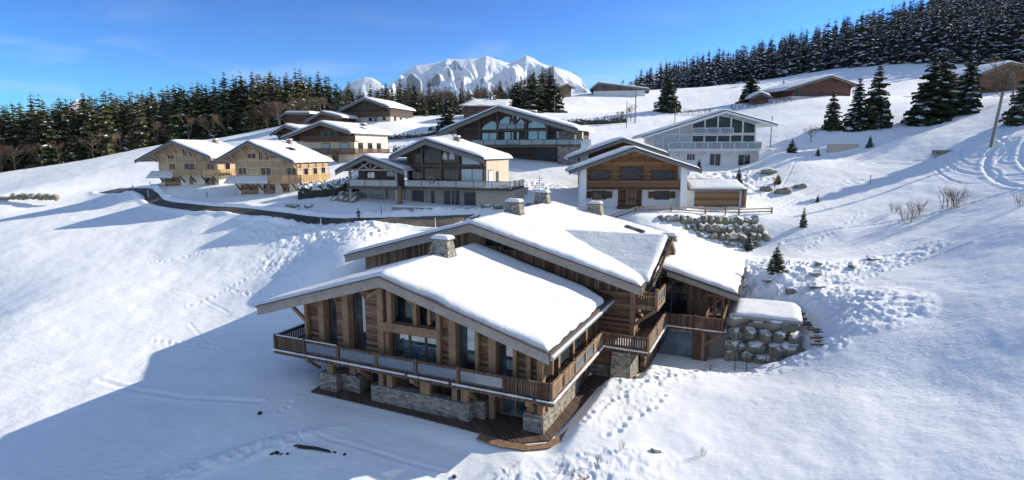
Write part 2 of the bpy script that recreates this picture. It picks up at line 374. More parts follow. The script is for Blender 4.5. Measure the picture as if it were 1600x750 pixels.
# ---------------------------------------------------------------- terrain
TP = np.array([[-32.6,33.5,-20.69],[-41.1,43.0,-20.44],[-55.9,60.0,-18.15],[-71.3,78.0,-14.36],[-86.1,95.0,-12.02],[-101.0,112.0,-10.36],[-106.2,118.0,-8.92],[-161.0,180.0,-6.56],[-141.8,190.0,-2.72],[-119.8,200.0,2.63],[-102.2,205.0,4.94],[-85.9,112.0,-10.36],[-93.2,122.0,-8.53],[-26.9,41.0,-19.49],[-21.8,32.5,-20.07],[-37.8,59.0,-17.84],[-47.8,76.0,-14.0],[-56.0,90.0,-10.36],[-63.8,103.0,-8.36],[-77.1,125.0,-7.34],[-16.1,38.5,-18.3],[-21.5,57.8,-16.79],[-27.9,71.0,-13.98],[-33.8,74.0,-13.63],[-35.9,79.0,-11.81],[-37.6,83.0,-10.13],[-43.8,86.0,-9.51],[-8.6,34.0,-18.77],[-7.9,31.0,-19.14],[0.0,30.3,-18.31],[-3.8,31.2,-19.06],[2.5,35.0,-17.88],[4.2,35.4,-17.5],[9.1,38.5,-17.09],[14.5,41.0,-16.81],[20.0,42.4,-16.55],[7.1,29.3,-17.71],[13.3,31.6,-17.04],[16.7,27.5,-16.62],[18.9,31.5,-15.77],[21.3,36.0,-15.3],[24.0,41.0,-14.39],[26.2,45.0,-13.61],[23.8,24.5,-14.81],[29.4,31.0,-13.18],[34.0,36.5,-11.04],[42.1,46.0,-8.47],[48.0,53.0,-6.59],[58.4,65.0,-4.55],[68.6,77.0,-1.1],[74.4,84.0,2.02],[20.5,26.0,-15.71],[26.2,34.0,-14.45],[31.0,41.0,-12.4],[41.6,56.0,-10.31],[48.6,66.0,-8.35],[55.5,76.0,-5.32],[65.2,90.0,-1.29],[72.0,100.0,2.41],[30.6,53.0,-12.87],[35.4,62.0,-11.42],[40.8,72.0,-9.11],[47.2,84.0,-5.88],[58.4,105.0,-0.35],[62.0,112.0,2.7],[46.7,105.0,-0.35],[43.4,97.0,-3.54],[39.6,88.0,-6.16],[55.2,125.0,5.05],[77.9,112.0,5.13],[79.3,92.0,3.72],[26.2,51.5,-13.73],[26.3,57.0,-13.17],[28.9,63.0,-12.34],[30.3,71.5,-11.92],[24.9,73.0,-10.49],[31.8,75.5,-8.52],[23.6,74.5,-8.41],[16.7,74.0,-8.1],[26.1,77.0,-7.73],[16.5,79.0,-7.84],[8.9,79.0,-8.2],[11.7,80.0,-7.4],[26.2,80.0,-7.94],[35.7,79.0,-7.75],[35.2,105.0,-2.9],[27.2,106.0,-2.1],[44.2,107.0,-2.48],[37.3,108.0,-2.02],[3.7,112.0,-1.85],[15.0,112.0,-1.85],[-5.0,112.0,-1.85],[8.2,105.0,-2.9],[6.4,95.0,-5.58],[4.0,88.0,-7.15],[-14.7,87.0,-8.14],[-5.5,88.0,-7.94],[-22.6,87.0,-8.24],[-29.0,92.0,-7.47],[-32.3,96.0,-6.18],[-39.9,96.0,-7.25],[-46.0,95.0,-7.71],[-59.5,106.0,-6.58],[-66.7,108.0,-6.71],[-53.5,106.0,-6.46],[-65.5,104.0,-8.21],[-80.1,120.0,-7.32],[-53.0,94.0,-8.91],[-34.9,83.5,-9.33],[-21.7,80.0,-9.85],[-14.5,80.0,-9.67],[-8.8,78.0,-9.78],[-3.5,78.0,-9.78],[-51.4,91.0,-9.65],[-16.9,76.0,-9.97],[-8.6,76.0,-10.05],[-17.2,64.0,-11.04],[-18.2,61.0,-13.01],[-35.0,123.0,-2.03],[-27.4,123.0,-1.76],[-23.1,130.0,-0.43],[-44.6,125.0,-1.79],[-71.0,160.0,2.1],[-37.5,170.0,8.71],[-20.0,165.0,6.66],[-7.0,158.0,8.09],[-57.1,185.0,9.47],[-81.1,210.0,9.62],[-35.5,215.0,13.33],[-4.7,215.0,16.8],[14.5,220.0,18.37],[26.3,240.0,22.6],[44.7,240.0,22.6],[14.6,190.0,12.8],[34.6,210.0,15.28],[24.0,145.0,5.86],[41.8,190.0,11.78],[49.6,150.0,7.68],[65.9,200.0,14.55],[113.2,345.0,36.16],[81.1,370.0,34.84],[135.2,310.0,37.42],[146.9,270.0,36.87],[156.5,240.0,34.03],[171.2,225.0,32.38],[186.9,215.0,30.94],[94.2,172.0,16.2],[108.4,165.0,15.54],[81.0,168.0,15.82],[121.5,152.0,14.96],[122.7,140.0,13.18],[41.4,165.0,11.65],[66.6,165.0,13.42],[342.0,380,100],[290.7,380,88],[283.5,420,84],[253.1,450,72],[220.5,490,68],[175.5,520,60],[126.0,560,54],[74.2,600,46],[270.0,300,62],[234.0,320,62],[196.9,350,55],[180.0,400,53],[494.9,550,60],[348.7,620,45],[162.0,720,25],[0.0,300,24],[0.0,420,10],[-67.5,300,8],[-112.5,500,-30],[-135.0,300,0],[-225.0,500,-40],[-202.5,300,-4],[-270.0,300,-10],[-207.0,230,-7.5],[-162.0,240,-2],[-449.9,500,-50],[-281.2,250,-25],[-135.0,120,-16],[-67.5,60,-22],[225.0,200,35],[112.5,100,15],[337.5,300,70],[-60,0,-26],[-25,5,-23],[0,10,-20.5],[25,5,-16.5],[60,0,-8],[0,-60,-24],[90,-40,-2],[-90,-50,-32],[130,30,12],[-130,30,-26],[-15.7,40.5,-18.35],[-7.5,36.8,-18.35],[-0.3,33.3,-18.35],[-3.7,45.1,-17.8],[-16.4,50.9,-17.2],[-13.2,62.7,-14.5],[3.4,60.6,-15.5],[15.2,55.2,-15.8],[22.8,57.2,-15],[8.8,72.4,-12.5],[-8.3,73.6,-12],[21.7,47.8,-18.2],[24.4,48.8,-17.6],[26.6,48.9,-14.6]])
_S = 100.
def _k(r2): return np.where(r2 > 1e-12, .5*r2*np.log(r2+1e-12), 0)
def _fit():
    P = TP[:, :2]/_S; z = TP[:, 2]; n = len(P)
    d2 = ((P[:, None]-P[None])**2).sum(-1)
    A = np.zeros((n+3, n+3)); A[:n, :n] = _k(d2) + np.eye(n)*.0006
    A[:n, n] = 1; A[:n, n+1:] = P; A[n:, :n] = A[:n, n:].T
    return np.linalg.solve(A, np.concatenate([z, np.zeros(3)]))
_C = _fit()
ROAD = [(-86.5, 122), (-79.5, 117), (-69, 107.5), (-62, 100), (-52.5, 93.5), (-42, 87.5), (-33.5, 83.5), (-22, 80.3), (-14, 79.6), (-8, 79), (-3, 78.6), (4, 79)]
ROADW = [1.8, 1.5, .9, .8, .8, .8, .9, 1.3, 2.2, 2.6, 2.8, 2.2]
TRACKS = [  # ski and tyre tracks pressed in the snow (x, y) polylines, half width, depth
 ([(72,86),(66,80),(62,73),(60,67),(60.5,61),(63,57),(68,55)], .28, .16), ([(75,84),(69,78),(65,71),(63.3,66),(63.6,61),(66,58),(71,56.5)], .28, .16),
 ([(78,90),(70,84),(63,82),(58,84),(52,88)], .25, .12), ([(64,92),(68,84),(70,76),(68,68)], .22, .12), ([(60,95),(66,86),(71,79),(74,70)], .22, .12),
 ([(62,66),(52,68),(42,70),(34,70)], .22, .14), ([(61,69),(50,72),(40,75),(31,76)], .16, .08), ([(58,60),(48,61),(38,62),(33,62)], .12, .08),
 ([(62,80),(54,86),(46,86),(38,80)], .14, .1), ([(52,104),(44,92),(38,84)], .12, .08),
 ([(44,54),(36,55),(31,54)], .16, .14), ([(66,88),(63,80),(64,72),(67,66),(66,60),(69,56)], .2, .14), ([(70,90),(66,84),(65,77),(62,72),(64,66),(70,62)], .18, .12), ([(74,88),(71,82),(67,79),(69,73),(73,70)], .2, .12), ([(60,88),(64,85),(70,86),(76,84)], .18, .1), ([(76,80),(72,76),(70,70),(72,64)], .2, .14), ([(68,92),(64,87),(60,78),(61,72)], .16, .1), ([(61,63),(60,58),(62,54),(66,51)], .3, .18), ([(30,80),(38,78),(48,78),(58,82)], .12, .08), ([(33,86),(40,92),(50,96)], .12, .08), ([(18,160),(12,150),(8,140),(14,132)], .3, .1), ([(26,175),(20,160),(10,148),(4,138)], .3, .1), ([(30,180),(25,160),(18,145),(12,134)], .3, .1),
 ([(-40,66),(-36,64),(-31,60)], .12, .04), ([(-34,58),(-30,54),(-28,53)], .12, .03), ([(-30,70),(-25,64),(-23,60)], .1, .04),
 ([(-19,40.5),(-28,43.5),(-36,47)], .2, .07), ([(-13,35.2),(-9,33.6),(-4,31.6)], .12, .06)]
def _pl(x, y, pts, ws=None):
    """distance to polyline and interpolated width"""
    best = np.full(x.shape, 1e9); wid = np.zeros(x.shape)
    for i in range(len(pts)-1):
        ax, ay = pts[i]; bx, by = pts[i+1]; dx, dy = bx-ax, by-ay
        t = np.clip(((x-ax)*dx+(y-ay)*dy)/(dx*dx+dy*dy), 0, 1)
        d = np.hypot(x-ax-t*dx, y-ay-t*dy)
        if ws is not None: wid = np.where(d < best, ws[i]*(1-t)+ws[i+1]*t, wid)
        best = np.minimum(best, d)
    return best, wid
def smooth_line(pts, k=6):
    out = []; n = len(pts)
    for i in range(n-1):
        p0 = pts[max(i-1, 0)]; p1 = pts[i]; p2 = pts[i+1]; p3 = pts[min(i+2, n-1)]
        for j in range(k):
            t = j/k
            out.append(tuple(.5*((2*p1[c])+(-p0[c]+p2[c])*t+(2*p0[c]-5*p1[c]+4*p2[c]-p3[c])*t*t+(-p0[c]+3*p1[c]-3*p2[c]+p3[c])*t**3) for c in range(len(p1))))
    out.append(pts[-1]); return out
ROAD = smooth_line([(a, b, w_) for (a, b), w_ in zip(ROAD, ROADW)], 4)
ROADW = [p[2] for p in ROAD]; ROAD = [p[:2] for p in ROAD]
TRACKS = [(smooth_line(p, 4), w_, d_) for p, w_, d_ in TRACKS]
PADS = []   # (cx, cy, hx, hy, yaw, z, falloff)
_u = UW(-9.5, 5.5); PADS.append((_u[0], _u[1], 9.8, 6.4, YAW, -18.32, 1.6))
_u = UW(-8.5, 30.5); PADS.append((_u[0], _u[1], 16.5, 8.5, YAW, -16.2, 2.0))
_u = UW(-12, 18); PADS.append((_u[0], _u[1], 13, 4.5, YAW, -16.2, 2.5))
_u = UW(5.6, 18.2); PADS.append((_u[0], _u[1], 4.6, 2.6, YAW, -18.55, 2.2))
_u = UW(11.8, 18.6); PADS.append((_u[0], _u[1], 2.6, 1.0, YAW, -17.9, 1.8))
_u = UW(1.4, 12.5); PADS.append((_u[0], _u[1], 1.6, 2.0, YAW, -18.3, 1.2))
LUMPS = [  # churned snow: centre, radii, rotation, height, cell
 (25, 52, 9, 5, .3, .8, .55), (29, 46, 5, 6, 0, .7, .6), (27, 60, 6, 6, 0, .8, .6), (23, 56, 5, 6, 0, .9, .6), (37, 57, 9, 2.4, .2, .6, .8), (31, 58, 6, 3, .3, .8, .6),
 (-30, 80, 13, 5, -.35, 1.0, .5), (-20, 74, 6, 7, 0, .7, .55), (-27, 72, 8, 5, -.2, .5, .5), (-15, 82.6, 9, 1.4, -.05, 1.2, .8), (-70, 108, 4, 6, .6, .8, .7), (-80, 108, 7, 3, .2, .9, .5), (-5, 83, 10, 2.2, 0, .8, .7),
 (32, 88, 8, 5, .1, .9, .45), (37, 96, 7, 6, 0, 1.2, .5), (26, 83, 5, 4, 0, .8, .5), (3, 92, 6, 7, 0, 1., .5), (-2, 86, 6, 3, 0, .8, .6), (12, 42.2, 7, 2.4, .3, .4, .7), (8, 37, 5, 2.2, .6, .16, 1.), (22, 42, 6, 2.5, .2, .4, .6), (2, 29, 8, 3, .2, .35, .6), (-18, 33.6, 8, 1.2, .35, .5, .5)]
FEET = [((4.5, 34.8), (9.5, 40), 14), ((9.5, 40), (15.5, 43), 10), ((6, 33), (11, 38), 9), ((16, 42.2), (22, 41), 12), ((24.5, 40), (25.5, 50), 22), ((27, 41), (28, 52), 20),
 ((23, 47), (31, 52), 16), ((30, 52), (44, 57), 24), ((24, 56), (30, 66), 16), ((-24, 60), (-34, 66), 20), ((-36, 62), (-30, 72), 20), ((-28, 52), (-36, 55), 14), ((34, 66), (46, 74), 18), ((36, 80), (50, 84), 18), ((-48, 74), (-36, 78), 16), ((-14, 45), (-17, 38), 12)]
def ground(x, y, detail=True):
    x = np.atleast_1d(np.asarray(x, float)); y = np.atleast_1d(np.asarray(y, float)); sh = x.shape
    x = x.ravel(); y = y.ravel(); h = np.empty(x.shape); P = TP[:, :2]/_S; n = len(P)
    for i in range(0, len(x), 20000):
        a = np.stack([x[i:i+20000], y[i:i+20000]], 1)/_S
        h[i:i+20000] = _k(((a[:, None]-P[None])**2).sum(-1)) @ _C[:n] + _C[n] + a @ _C[n+1:]
    r = np.hypot(x, y)
    far = sstep(480, 900, r)*1.0
    h = h*(1-far) + far*(-60 + 40*fbm(x/400, y/400, 3, 5))
    h = np.maximum(h, -90)
    if detail:
        und = (fbm(x/9, y/9, 3, 3)-.5)*.4 + (fbm(x/2.6, y/2.6, 3, 11)-.5)*.16
        h = h + und*sstep(6, 30, r)*(1-.6*far)
        ru = (x-OX)*cu-(y-OY)*su; 
        for cx, cy, rx, ry, ro, am, cl in LUMPS:
            c, s_ = math.cos(ro), math.sin(ro); dx = (x-cx)*c+(y-cy)*s_; dy = -(x-cx)*s_+(y-cy)*c
            m_ = np.clip(1-(dx/rx)**2-(dy/ry)**2, 0, 1)
            idx = m_ > 0
            if idx.any():
                nn = fbm(x[idx]*cl*1.3, y[idx]*cl*1.3, 3, 21, .6); nn = 1-np.abs(nn*2-1)*1.6
                n2 = vnoise(x[idx]*2.1+3*nn, y[idx]*2.1, 77); n2 = np.floor(n2*4)/4+.2*n2
                h[idx] += am*(nn*.36+n2*.30)*m_[idx]**.8
        for pts, wd, dp in TRACKS:
            xs = [p[0] for p in pts]; ys = [p[1] for p in pts]
            idx = (x > min(xs)-2) & (x < max(xs)+2) & (y > min(ys)-2) & (y < max(ys)+2)
            if idx.any():
                d, _ = _pl(x[idx], y[idx], pts)
                h[idx] += -dp*np.exp(-(d/wd)**2) + dp*.5*np.exp(-((d-wd*2.2)/wd)**2)
    if detail:
        for (ax, ay), (bx, by), nst in FEET:
            rr = random.Random(int(ax*10+by*7)); mx0, mx1, my0, my1 = min(ax, bx)-1, max(ax, bx)+1, min(ay, by)-1, max(ay, by)+1
            idx = (x > mx0) & (x < mx1) & (y > my0) & (y < my1)
            if idx.any():
                xx, yy = x[idx], y[idx]; dd = np.zeros(xx.shape)
                for k in range(nst):
                    f_ = (k+rr.random()*.4)/nst; px_, py_ = ax+(bx-ax)*f_+rr.gauss(0, .16), ay+(by-ay)*f_+rr.gauss(0, .16); q = np.hypot(xx-px_, yy-py_)
                    dd += -.12*np.exp(-(q/.17)**2)+.03*np.exp(-((q-.36)/.12)**2)
                h[idx] += dd
    for cx, cy, hx, hy, yw, z, fo in PADS:
        c, s_ = math.cos(yw), math.sin(yw); dx = (x-cx)*c-(y-cy)*s_; dy = (x-cx)*s_+(y-cy)*c
        d = np.hypot(np.maximum(np.abs(dx)-hx, 0), np.maximum(np.abs(dy)-hy, 0))
        k = 1-sstep(0, fo, d); h = h*(1-k)+z*k
    return h.reshape(sh)
def road_z(x, y): return ground(x, y, False)
def gz(x, y): return float(ground([x], [y])[0])
def final_ground(x, y):
    h = ground(x, y)
    idx = (x > -110) & (x < 12) & (y > 70) & (y < 160)
    if idx.any():
        d, wd = _pl(x[idx], y[idx], ROAD, ROADW)
        hh = h[idx]; base = ground(x[idx], y[idx], False)
        k = 1-sstep(0, .7, d-wd)
        hh = hh*(1-k)+(base-.16)*k
        e = d-wd; hh += .28*np.exp(-((e-1.0)/.5)**2)*(.4+fbm(x[idx]*.5, y[idx]*.5, 3, 8))
        h[idx] = hh
    return h
def make_terrain():
    th = np.concatenate([np.linspace(-180, -60, 50, endpoint=False), np.linspace(-60, -45, 50, endpoint=False), np.linspace(-45, 45, 900), np.linspace(45, 60, 50)[1:], np.linspace(60, 180, 50)[1:]])
    th = np.radians(th[:-1]); nt_ = len(th)
    r = [0.8]
    while r[-1] < 25000:
        k = 1.12 if r[-1] < 22 else (1.0042 if r[-1] < 130 else (1.012 if r[-1] < 700 else 1.1))
        r.append(r[-1]*k)
    r = np.array(r); nr = len(r)
    X = np.outer(r, np.sin(th)).ravel(); Y = np.outer(r, np.cos(th)).ravel()
    Z = final_ground(X, Y)
    V = np.stack([X, Y, Z], 1)
    i = np.arange(nr-1)[:, None]; j = np.arange(nt_)[None]; j2 = (j+1) % nt_
    F = np.stack([i*nt_+j, (i+1)*nt_+j, (i+1)*nt_+j2, i*nt_+j2], -1).reshape(-1, 4)[:, ::-1]
    V = np.vstack([V, [[0, 0, V[:nt_, 2].mean()]]])
    o = mesh_np('ground', V, F, 'snow_ground'); tag(o, kind='structure')
make_terrain()
# road sheet
mb = MB(); vs = []
for i, ((x, y), wd) in enumerate(zip(ROAD, ROADW)):
    a = ROAD[max(i-1, 0)]; b = ROAD[min(i+1, len(ROAD)-1)]; dx, dy = b[0]-a[0], b[1]-a[1]; L = math.hypot(dx, dy); nx, ny = -dy/L, dx/L
    for k in range(9):
        t = (k/4-1)*(wd+.35); px, py = x+nx*t, y+ny*t
        vs.append((px, py, float(road_z([px], [py])[0])-.05))
mb.add(vs, [(i*9+k, (i+1)*9+k, (i+1)*9+k+1, i*9+k+1) for i in range(len(ROAD)-1) for k in range(8)], smooth=True)
m, nt, b = new_mat('road_surface'); v = coords(nt)
n1 = noise(nt, v, .35, 5, .6); r_ = ramp(nt, n1, [(.35, (.045, .043, .04)), (.55, (.10, .085, .065)), (.68, (.17, .14, .10)), (.8, (.6, .6, .6))])
nt.links.new(r_.outputs[0], b.inputs['Base Color']); b.inputs['Roughness'].default_value = .7; bump(nt, b, noise(nt, v, 6, 4), .4, .05)
tag(mb.build('road', 'road_surface'), kind='structure')

# ---------------------------------------------------------------- roof snow: grid clipped to a polygon with rounded lips
def inside(P, X, Y):
    c = np.zeros(X.shape, bool); n = len(P)
    for i in range(n):
        x0, y0 = P[i]; x1, y1 = P[(i+1) % n]
        q = ((y0 > Y) != (y1 > Y)) & (X < (x1-x0)*(Y-y0)/((y1-y0) or 1e-9)+x0); c ^= q
    return c
def near(P, X, Y):
    best = np.full(X.shape, 1e9); bx = X.copy(); by = Y.copy(); n = len(P)
    for i in range(n):
        ax, ay = P[i]; dx, dy = P[(i+1) % n][0]-ax, P[(i+1) % n][1]-ay
        t = np.clip(((X-ax)*dx+(Y-ay)*dy)/(dx*dx+dy*dy), 0, 1); qx, qy = ax+t*dx, ay+t*dy
        d = np.hypot(X-qx, Y-qy); m_ = d < best
        best = np.where(m_, d, best); bx = np.where(m_, qx, bx); by = np.where(m_, qy, by)
    return best, bx, by
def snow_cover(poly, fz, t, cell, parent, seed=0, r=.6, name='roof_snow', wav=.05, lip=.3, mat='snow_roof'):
    xs = [p[0] for p in poly]; ys = [p[1] for p in poly]
    nx = max(2, int((max(xs)-min(xs))/cell)+1); ny = max(2, int((max(ys)-min(ys))/cell)+1)
    gx = np.linspace(min(xs), max(xs), nx+1); gy = np.linspace(min(ys), max(ys), ny+1)
    X, Y = np.meshgrid(gx, gy, indexing='ij')
    CX, CY = (X[:-1, :-1]+X[1:, 1:])/2, (Y[:-1, :-1]+Y[1:, 1:])/2
    keep = inside(poly, CX, CY)
    use = np.zeros(X.shape, int)
    for a in (0, 1):
        for b_ in (0, 1): use[a:nx+a, b_:ny+b_] += keep
    bnd = (use > 0) & (use < 4)
    d, bx, by = near(poly, X, Y)
    X = np.where(bnd, bx, X); Y = np.where(bnd, by, Y); d = np.where(bnd, 0, d)
    jx = (fbm(X*.9+seed, Y*.9, 3, seed+31)-.5)*.36; jy = (fbm(X*.9, Y*.9+seed, 3, seed+37)-.5)*.36
    X = np.where(bnd, X+jx*min(1, r), X); Y = np.where(bnd, Y+jy*min(1, r), Y)
    base = fz(X, Y); q = 1-np.clip(d/r, 0, 1)
    wv = (fbm(X/3.5+seed*3, Y/3.5, 3, seed)-.5)*wav*4.5 + (fbm(X/.7, Y/.7, 2, seed+5)-.5)*wav*.35
    tt = t*(lip+(1-lip)*np.sqrt(np.maximum(0, 1-q*q))) + wv*(.4+.6*(1-q))
    idx = -np.ones(X.shape, int); uu = np.argwhere(use > 0); idx[use > 0] = np.arange((use > 0).sum())
    V = np.stack([X[use > 0], Y[use > 0], (base+tt)[use > 0]], 1).tolist()
    F = []
    ii, jj = np.nonzero(keep)
    edges = {}
    for i, j in zip(ii, jj):
        q4 = (idx[i, j], idx[i+1, j], idx[i+1, j+1], idx[i, j+1]); F.append(q4)
        for k in range(4):
            e = (q4[k], q4[(k+1) % 4])
            if (e[1], e[0]) in edges: edges.pop((e[1], e[0]))
            else: edges[e] = 1
    bz = base[use > 0]; low = {}
    for (a, b_) in edges:
        for q_ in (a, b_):
            if q_ not in low: low[q_] = len(V); V.append([V[q_][0], V[q_][1], float(bz[q_])+.005])
        F.append((b_, a, low[a], low[b_]))
    return mesh_np(name, V, F, mat, parent)
def clip_poly(P, a, b, c):   # keep a*x+b*y<=c
    out = []
    for i in range(len(P)):
        p, q = P[i], P[(i+1) % len(P)]; dp = a*p[0]+b*p[1]-c; dq = a*q[0]+b*q[1]-c
        if dp <= 0: out.append(p)
        if dp*dq < 0: t = dp/(dp-dq); out.append((p[0]+(q[0]-p[0])*t, p[1]+(q[1]-p[1])*t))
    return out
def roof_deck(poly, prof, th, mbx, mi=0):
    """prof: ridge polyline [(x,z)...] across the roof; poly in (x,y); split at inner profile points"""
    f = lambda x: float(np.interp(x, [p[0] for p in prof], [p[1] for p in prof]))
    for (xa, _), (xb, _) in zip(prof[:-1], prof[1:]):
        c = clip_poly(clip_poly(poly, 1, 0, xb), -1, 0, -xa)
        if len(c) >= 3: mbx.prism([(x, y, f(x)-th) for x, y in c], [(x, y, f(x)) for x, y in c], mi)

# ================================================================= main chalet
mc = empty('chalet', (OX, OY, ZB), -YAW)
tag(mc, 'large foreground chalet of weathered timber and stone with wraparound balcony and stacked snowy roofs', 'chalet')
def prof(pts): 
    xs = [p[0] for p in pts]; zs = [p[1] for p in pts]
    return lambda X, Y=None: np.interp(X, xs, zs)
P1 = [(-24.5, 9.55-.29*12.1), (-12.4, 9.55), (.2, 9.55-.29*12.6)]
P2 = [(-27.2, 11.7-.275*14.6), (-12.6, 11.7), (9.95, 11.7-.275*22.55)]
z1 = prof(P1); z2 = prof(P2)
poly1 = [(-24.5, 0), (.2, 0), (.2, 15), (-24.5, 15)]
poly2 = [(-27.2, 13.5), (3.1, 13.5), (3.1, 22.2), (9.95, 22.2), (9.95, 43), (-2, 39), (-12.6, 35.6), (-27.2, 33)]
# roofs
def gable_front(mbx, pr, y, h, th=.12, x0=None, x1=None, drop=.02):
    f = prof(pr); xs = [p[0] for p in pr]; x0 = xs[0] if x0 is None else x0; x1 = xs[-1] if x1 is None else x1
    br = [x0]+[x for x in xs if x0 < x < x1]+[x1]
    for a, b_ in zip(br[:-1], br[1:]):
        za, zb = float(f(a))+drop, float(f(b_))+drop
        mbx.poly_y([(a, za-h), (b_, zb-h), (b_, zb), (a, za)], y-th, y)
def build_roof(name, pr, poly, parent):
    d = MB(); roof_deck(poly, pr, .22, d); r = d.build(name, 'roof_tiles', parent)
    return r
r1 = build_roof('roof', P1, poly1, mc)
f = MB(); gable_front(f, P1, -.003, .72, .1); gable_front(f, P1, -.105, .2, .08, drop=.04)
f.build('bargeboard', 'grey_beam', r1)
f = MB(); gable_front(f, P1, 15.1, .3, .1); f.build('rear_bargeboard', 'grey_beam', r1)
f = MB(); gable_front(f, P1, -.19, .09, .1, drop=.12)
f.build('tile_edge', 'roof_tiles', r1)
# eave layers on the sunny right side
e = MB(); ez = float(z1(.2))
e.box(.2, .32, -.1, 15, ez-.16, ez+.06); e.build('eave_tiles', 'roof_tiles', r1)
e = MB(); e.box(.0, .14, 0, 15, ez-.62, ez-.24); e.build('eave_board', 'old_beam', r1)
e = MB(); e.beam((.42, -.1, ez-.34), (.42, 15, ez-.34), .2, .16); e.build('gutter', 'zinc', r1)
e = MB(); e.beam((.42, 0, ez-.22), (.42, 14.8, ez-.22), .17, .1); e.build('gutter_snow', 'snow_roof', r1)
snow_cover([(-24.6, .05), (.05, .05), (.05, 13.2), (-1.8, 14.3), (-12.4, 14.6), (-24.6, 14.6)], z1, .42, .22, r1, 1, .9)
e = MB()
for k in range(44):
    u = -12+k*.28; e.box(u, u+.2, 14.35, 15.02, float(z1(u))+.0, float(z1(u))+.13)
e.build('ridge_tiles', 'roof_tiles', r1)
# purlins / rafters under front overhang
e = MB()
for u in (-23.2, -20.2, -17, -13.8, -12.4, -10.6, -7, -4, -1.2):
    z = float(z1(u))-.42; e.beam((u, .05, z), (u, 1.9, z), .26, .32)
e.build('purlins', 'old_beam', mc)
e = MB(); 
for k in range(24):
    u = .1; y = .6+k*.6; e.beam((.05, y, ez-.3), (-1.4, y, ez+.1), .1, .16)
e.build('rafters', 'old_beam', mc)
# roof 2
r2 = build_roof('roof', P2, poly2, mc)
f = MB(); gable_front(f, P2, 13.497, .72, .1, x1=3.1); gable_front(f, P2, 22.197, .62, .1, x0=3.6)
gable_front(f, P2, 13.39, .2, .08, x1=3.1, drop=.04)
f.build('bargeboard', 'grey_beam', r2)
f = MB(); gable_front(f, P2, 13.31, .09, .1, x1=3.1, drop=.12); f.build('tile_edge', 'roof_tiles', r2); f = MB(); gable_front(f, P2, 22.09, .16, .1, x0=3.1, drop=.06); f.build('tile_edge', 'roof_tiles', r2)
e = MB(); ez2 = float(z2(9.95)); e.box(9.95, 10.07, 22.1, 43, ez2-.2, ez2+.06); e.build('eave_tiles', 'roof_tiles', r2)
e = MB(); e.box(9.75, 9.9, 22.2, 43, ez2-.6, ez2-.24); e.build('eave_board', 'old_beam', r2)
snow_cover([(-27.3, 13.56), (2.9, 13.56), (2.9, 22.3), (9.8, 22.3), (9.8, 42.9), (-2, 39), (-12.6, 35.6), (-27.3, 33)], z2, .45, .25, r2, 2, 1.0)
# dormer gable: ridge runs across the slope
DR = (22.0, 10.3)   # w, h of its ridge
fd = lambda w_: DR[1]-.42*abs(w_-DR[0])
def dormer_z(X, Y): return DR[1]-.42*np.abs(Y-DR[0])
ua = (11.7-DR[1])/.275-12.6   # where the ridge meets the roof
wl = 15.2; ul = (11.7-fd(wl))/.275-12.6; wr = 28.5
ulr = (11.7-fd(wr))/.275-12.6
pts_f = [(ua, 22.), (3.7, 22.), (3.4, wl), (min(ul, 3.3), wl)]
e = MB(); Z = lambda p, d=0: (p[0], p[1], fd(p[1])+d)
e.prism([Z(p, -.16) for p in pts_f], [Z(p) for p in pts_f])
pts_r = [(ua, 22.), (min(ulr, 3.3), wr), (3.4, wr), (3.7, 22.)]
e.prism([Z(p, -.16) for p in pts_r], [Z(p) for p in pts_r])
dm = e.build('dormer_roof', 'roof_tiles', mc)
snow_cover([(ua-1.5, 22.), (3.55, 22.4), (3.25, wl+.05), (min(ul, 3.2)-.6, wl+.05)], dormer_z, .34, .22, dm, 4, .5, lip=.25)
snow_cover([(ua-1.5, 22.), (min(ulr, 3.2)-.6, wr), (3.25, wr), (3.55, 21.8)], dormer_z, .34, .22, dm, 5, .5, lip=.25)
e = MB(); e.prism([(3.55, wl, fd(wl)-.3), (3.85, 22, fd(22)-.3), (3.85, 22, fd(22)+.02), (3.55, wl, fd(wl)+.02)], [(3.67, wl, fd(wl)-.3), (3.97, 22, fd(22)-.3), (3.97, 22, fd(22)+.02), (3.67, wl, fd(wl)+.02)])
e.prism([(3.55, wr-2, fd(wr-2)-.3), (3.85, 22, fd(22)-.3), (3.85, 22, fd(22)+.02), (3.55, wr-2, fd(wr-2)+.02)], [(3.67, wr-2, fd(wr-2)-.3), (3.97, 22, fd(22)-.3), (3.97, 22, fd(22)+.02), (3.67, wr-2, fd(wr-2)+.02)])
e.build('bargeboard', 'old_beam', dm)
e = MB()
for k in range(22):
    w_ = wl+.1+k*.31; e.box(3.58+.3*(w_-wl)/6.8, 3.8+.3*(w_-wl)/6.8, w_, w_+.2, fd(w_)+.03, fd(w_)+.14)
e.build('verge_tiles', 'roof_tiles', dm)
e = MB()
for dy, in ((0,),(.9,),(1.8,)):
    e.beam((3.3-.2*dy, 22.2+dy, fd(22+dy)-.45), (3.3-.2*dy, 25.6+dy*.5, fd(25.6)-.5-.2*dy), .14, .2)
e.beam((2.9, 22, 6.5), (2.9, 22, 9.9), .24, .24); e.beam((2.9, 18, 8), (2.9, 26, 8), .22, .26)
e.build('gable_truss', 'old_beam', mc)
e = MB(); e.poly_x([(15.6, 7.2), (22, 9.85), (27, 7.8), (27, 7.0), (15.6, 7.0)], 2.2, 2.4); e.build('gable_wall', 'old_planks_h', mc)
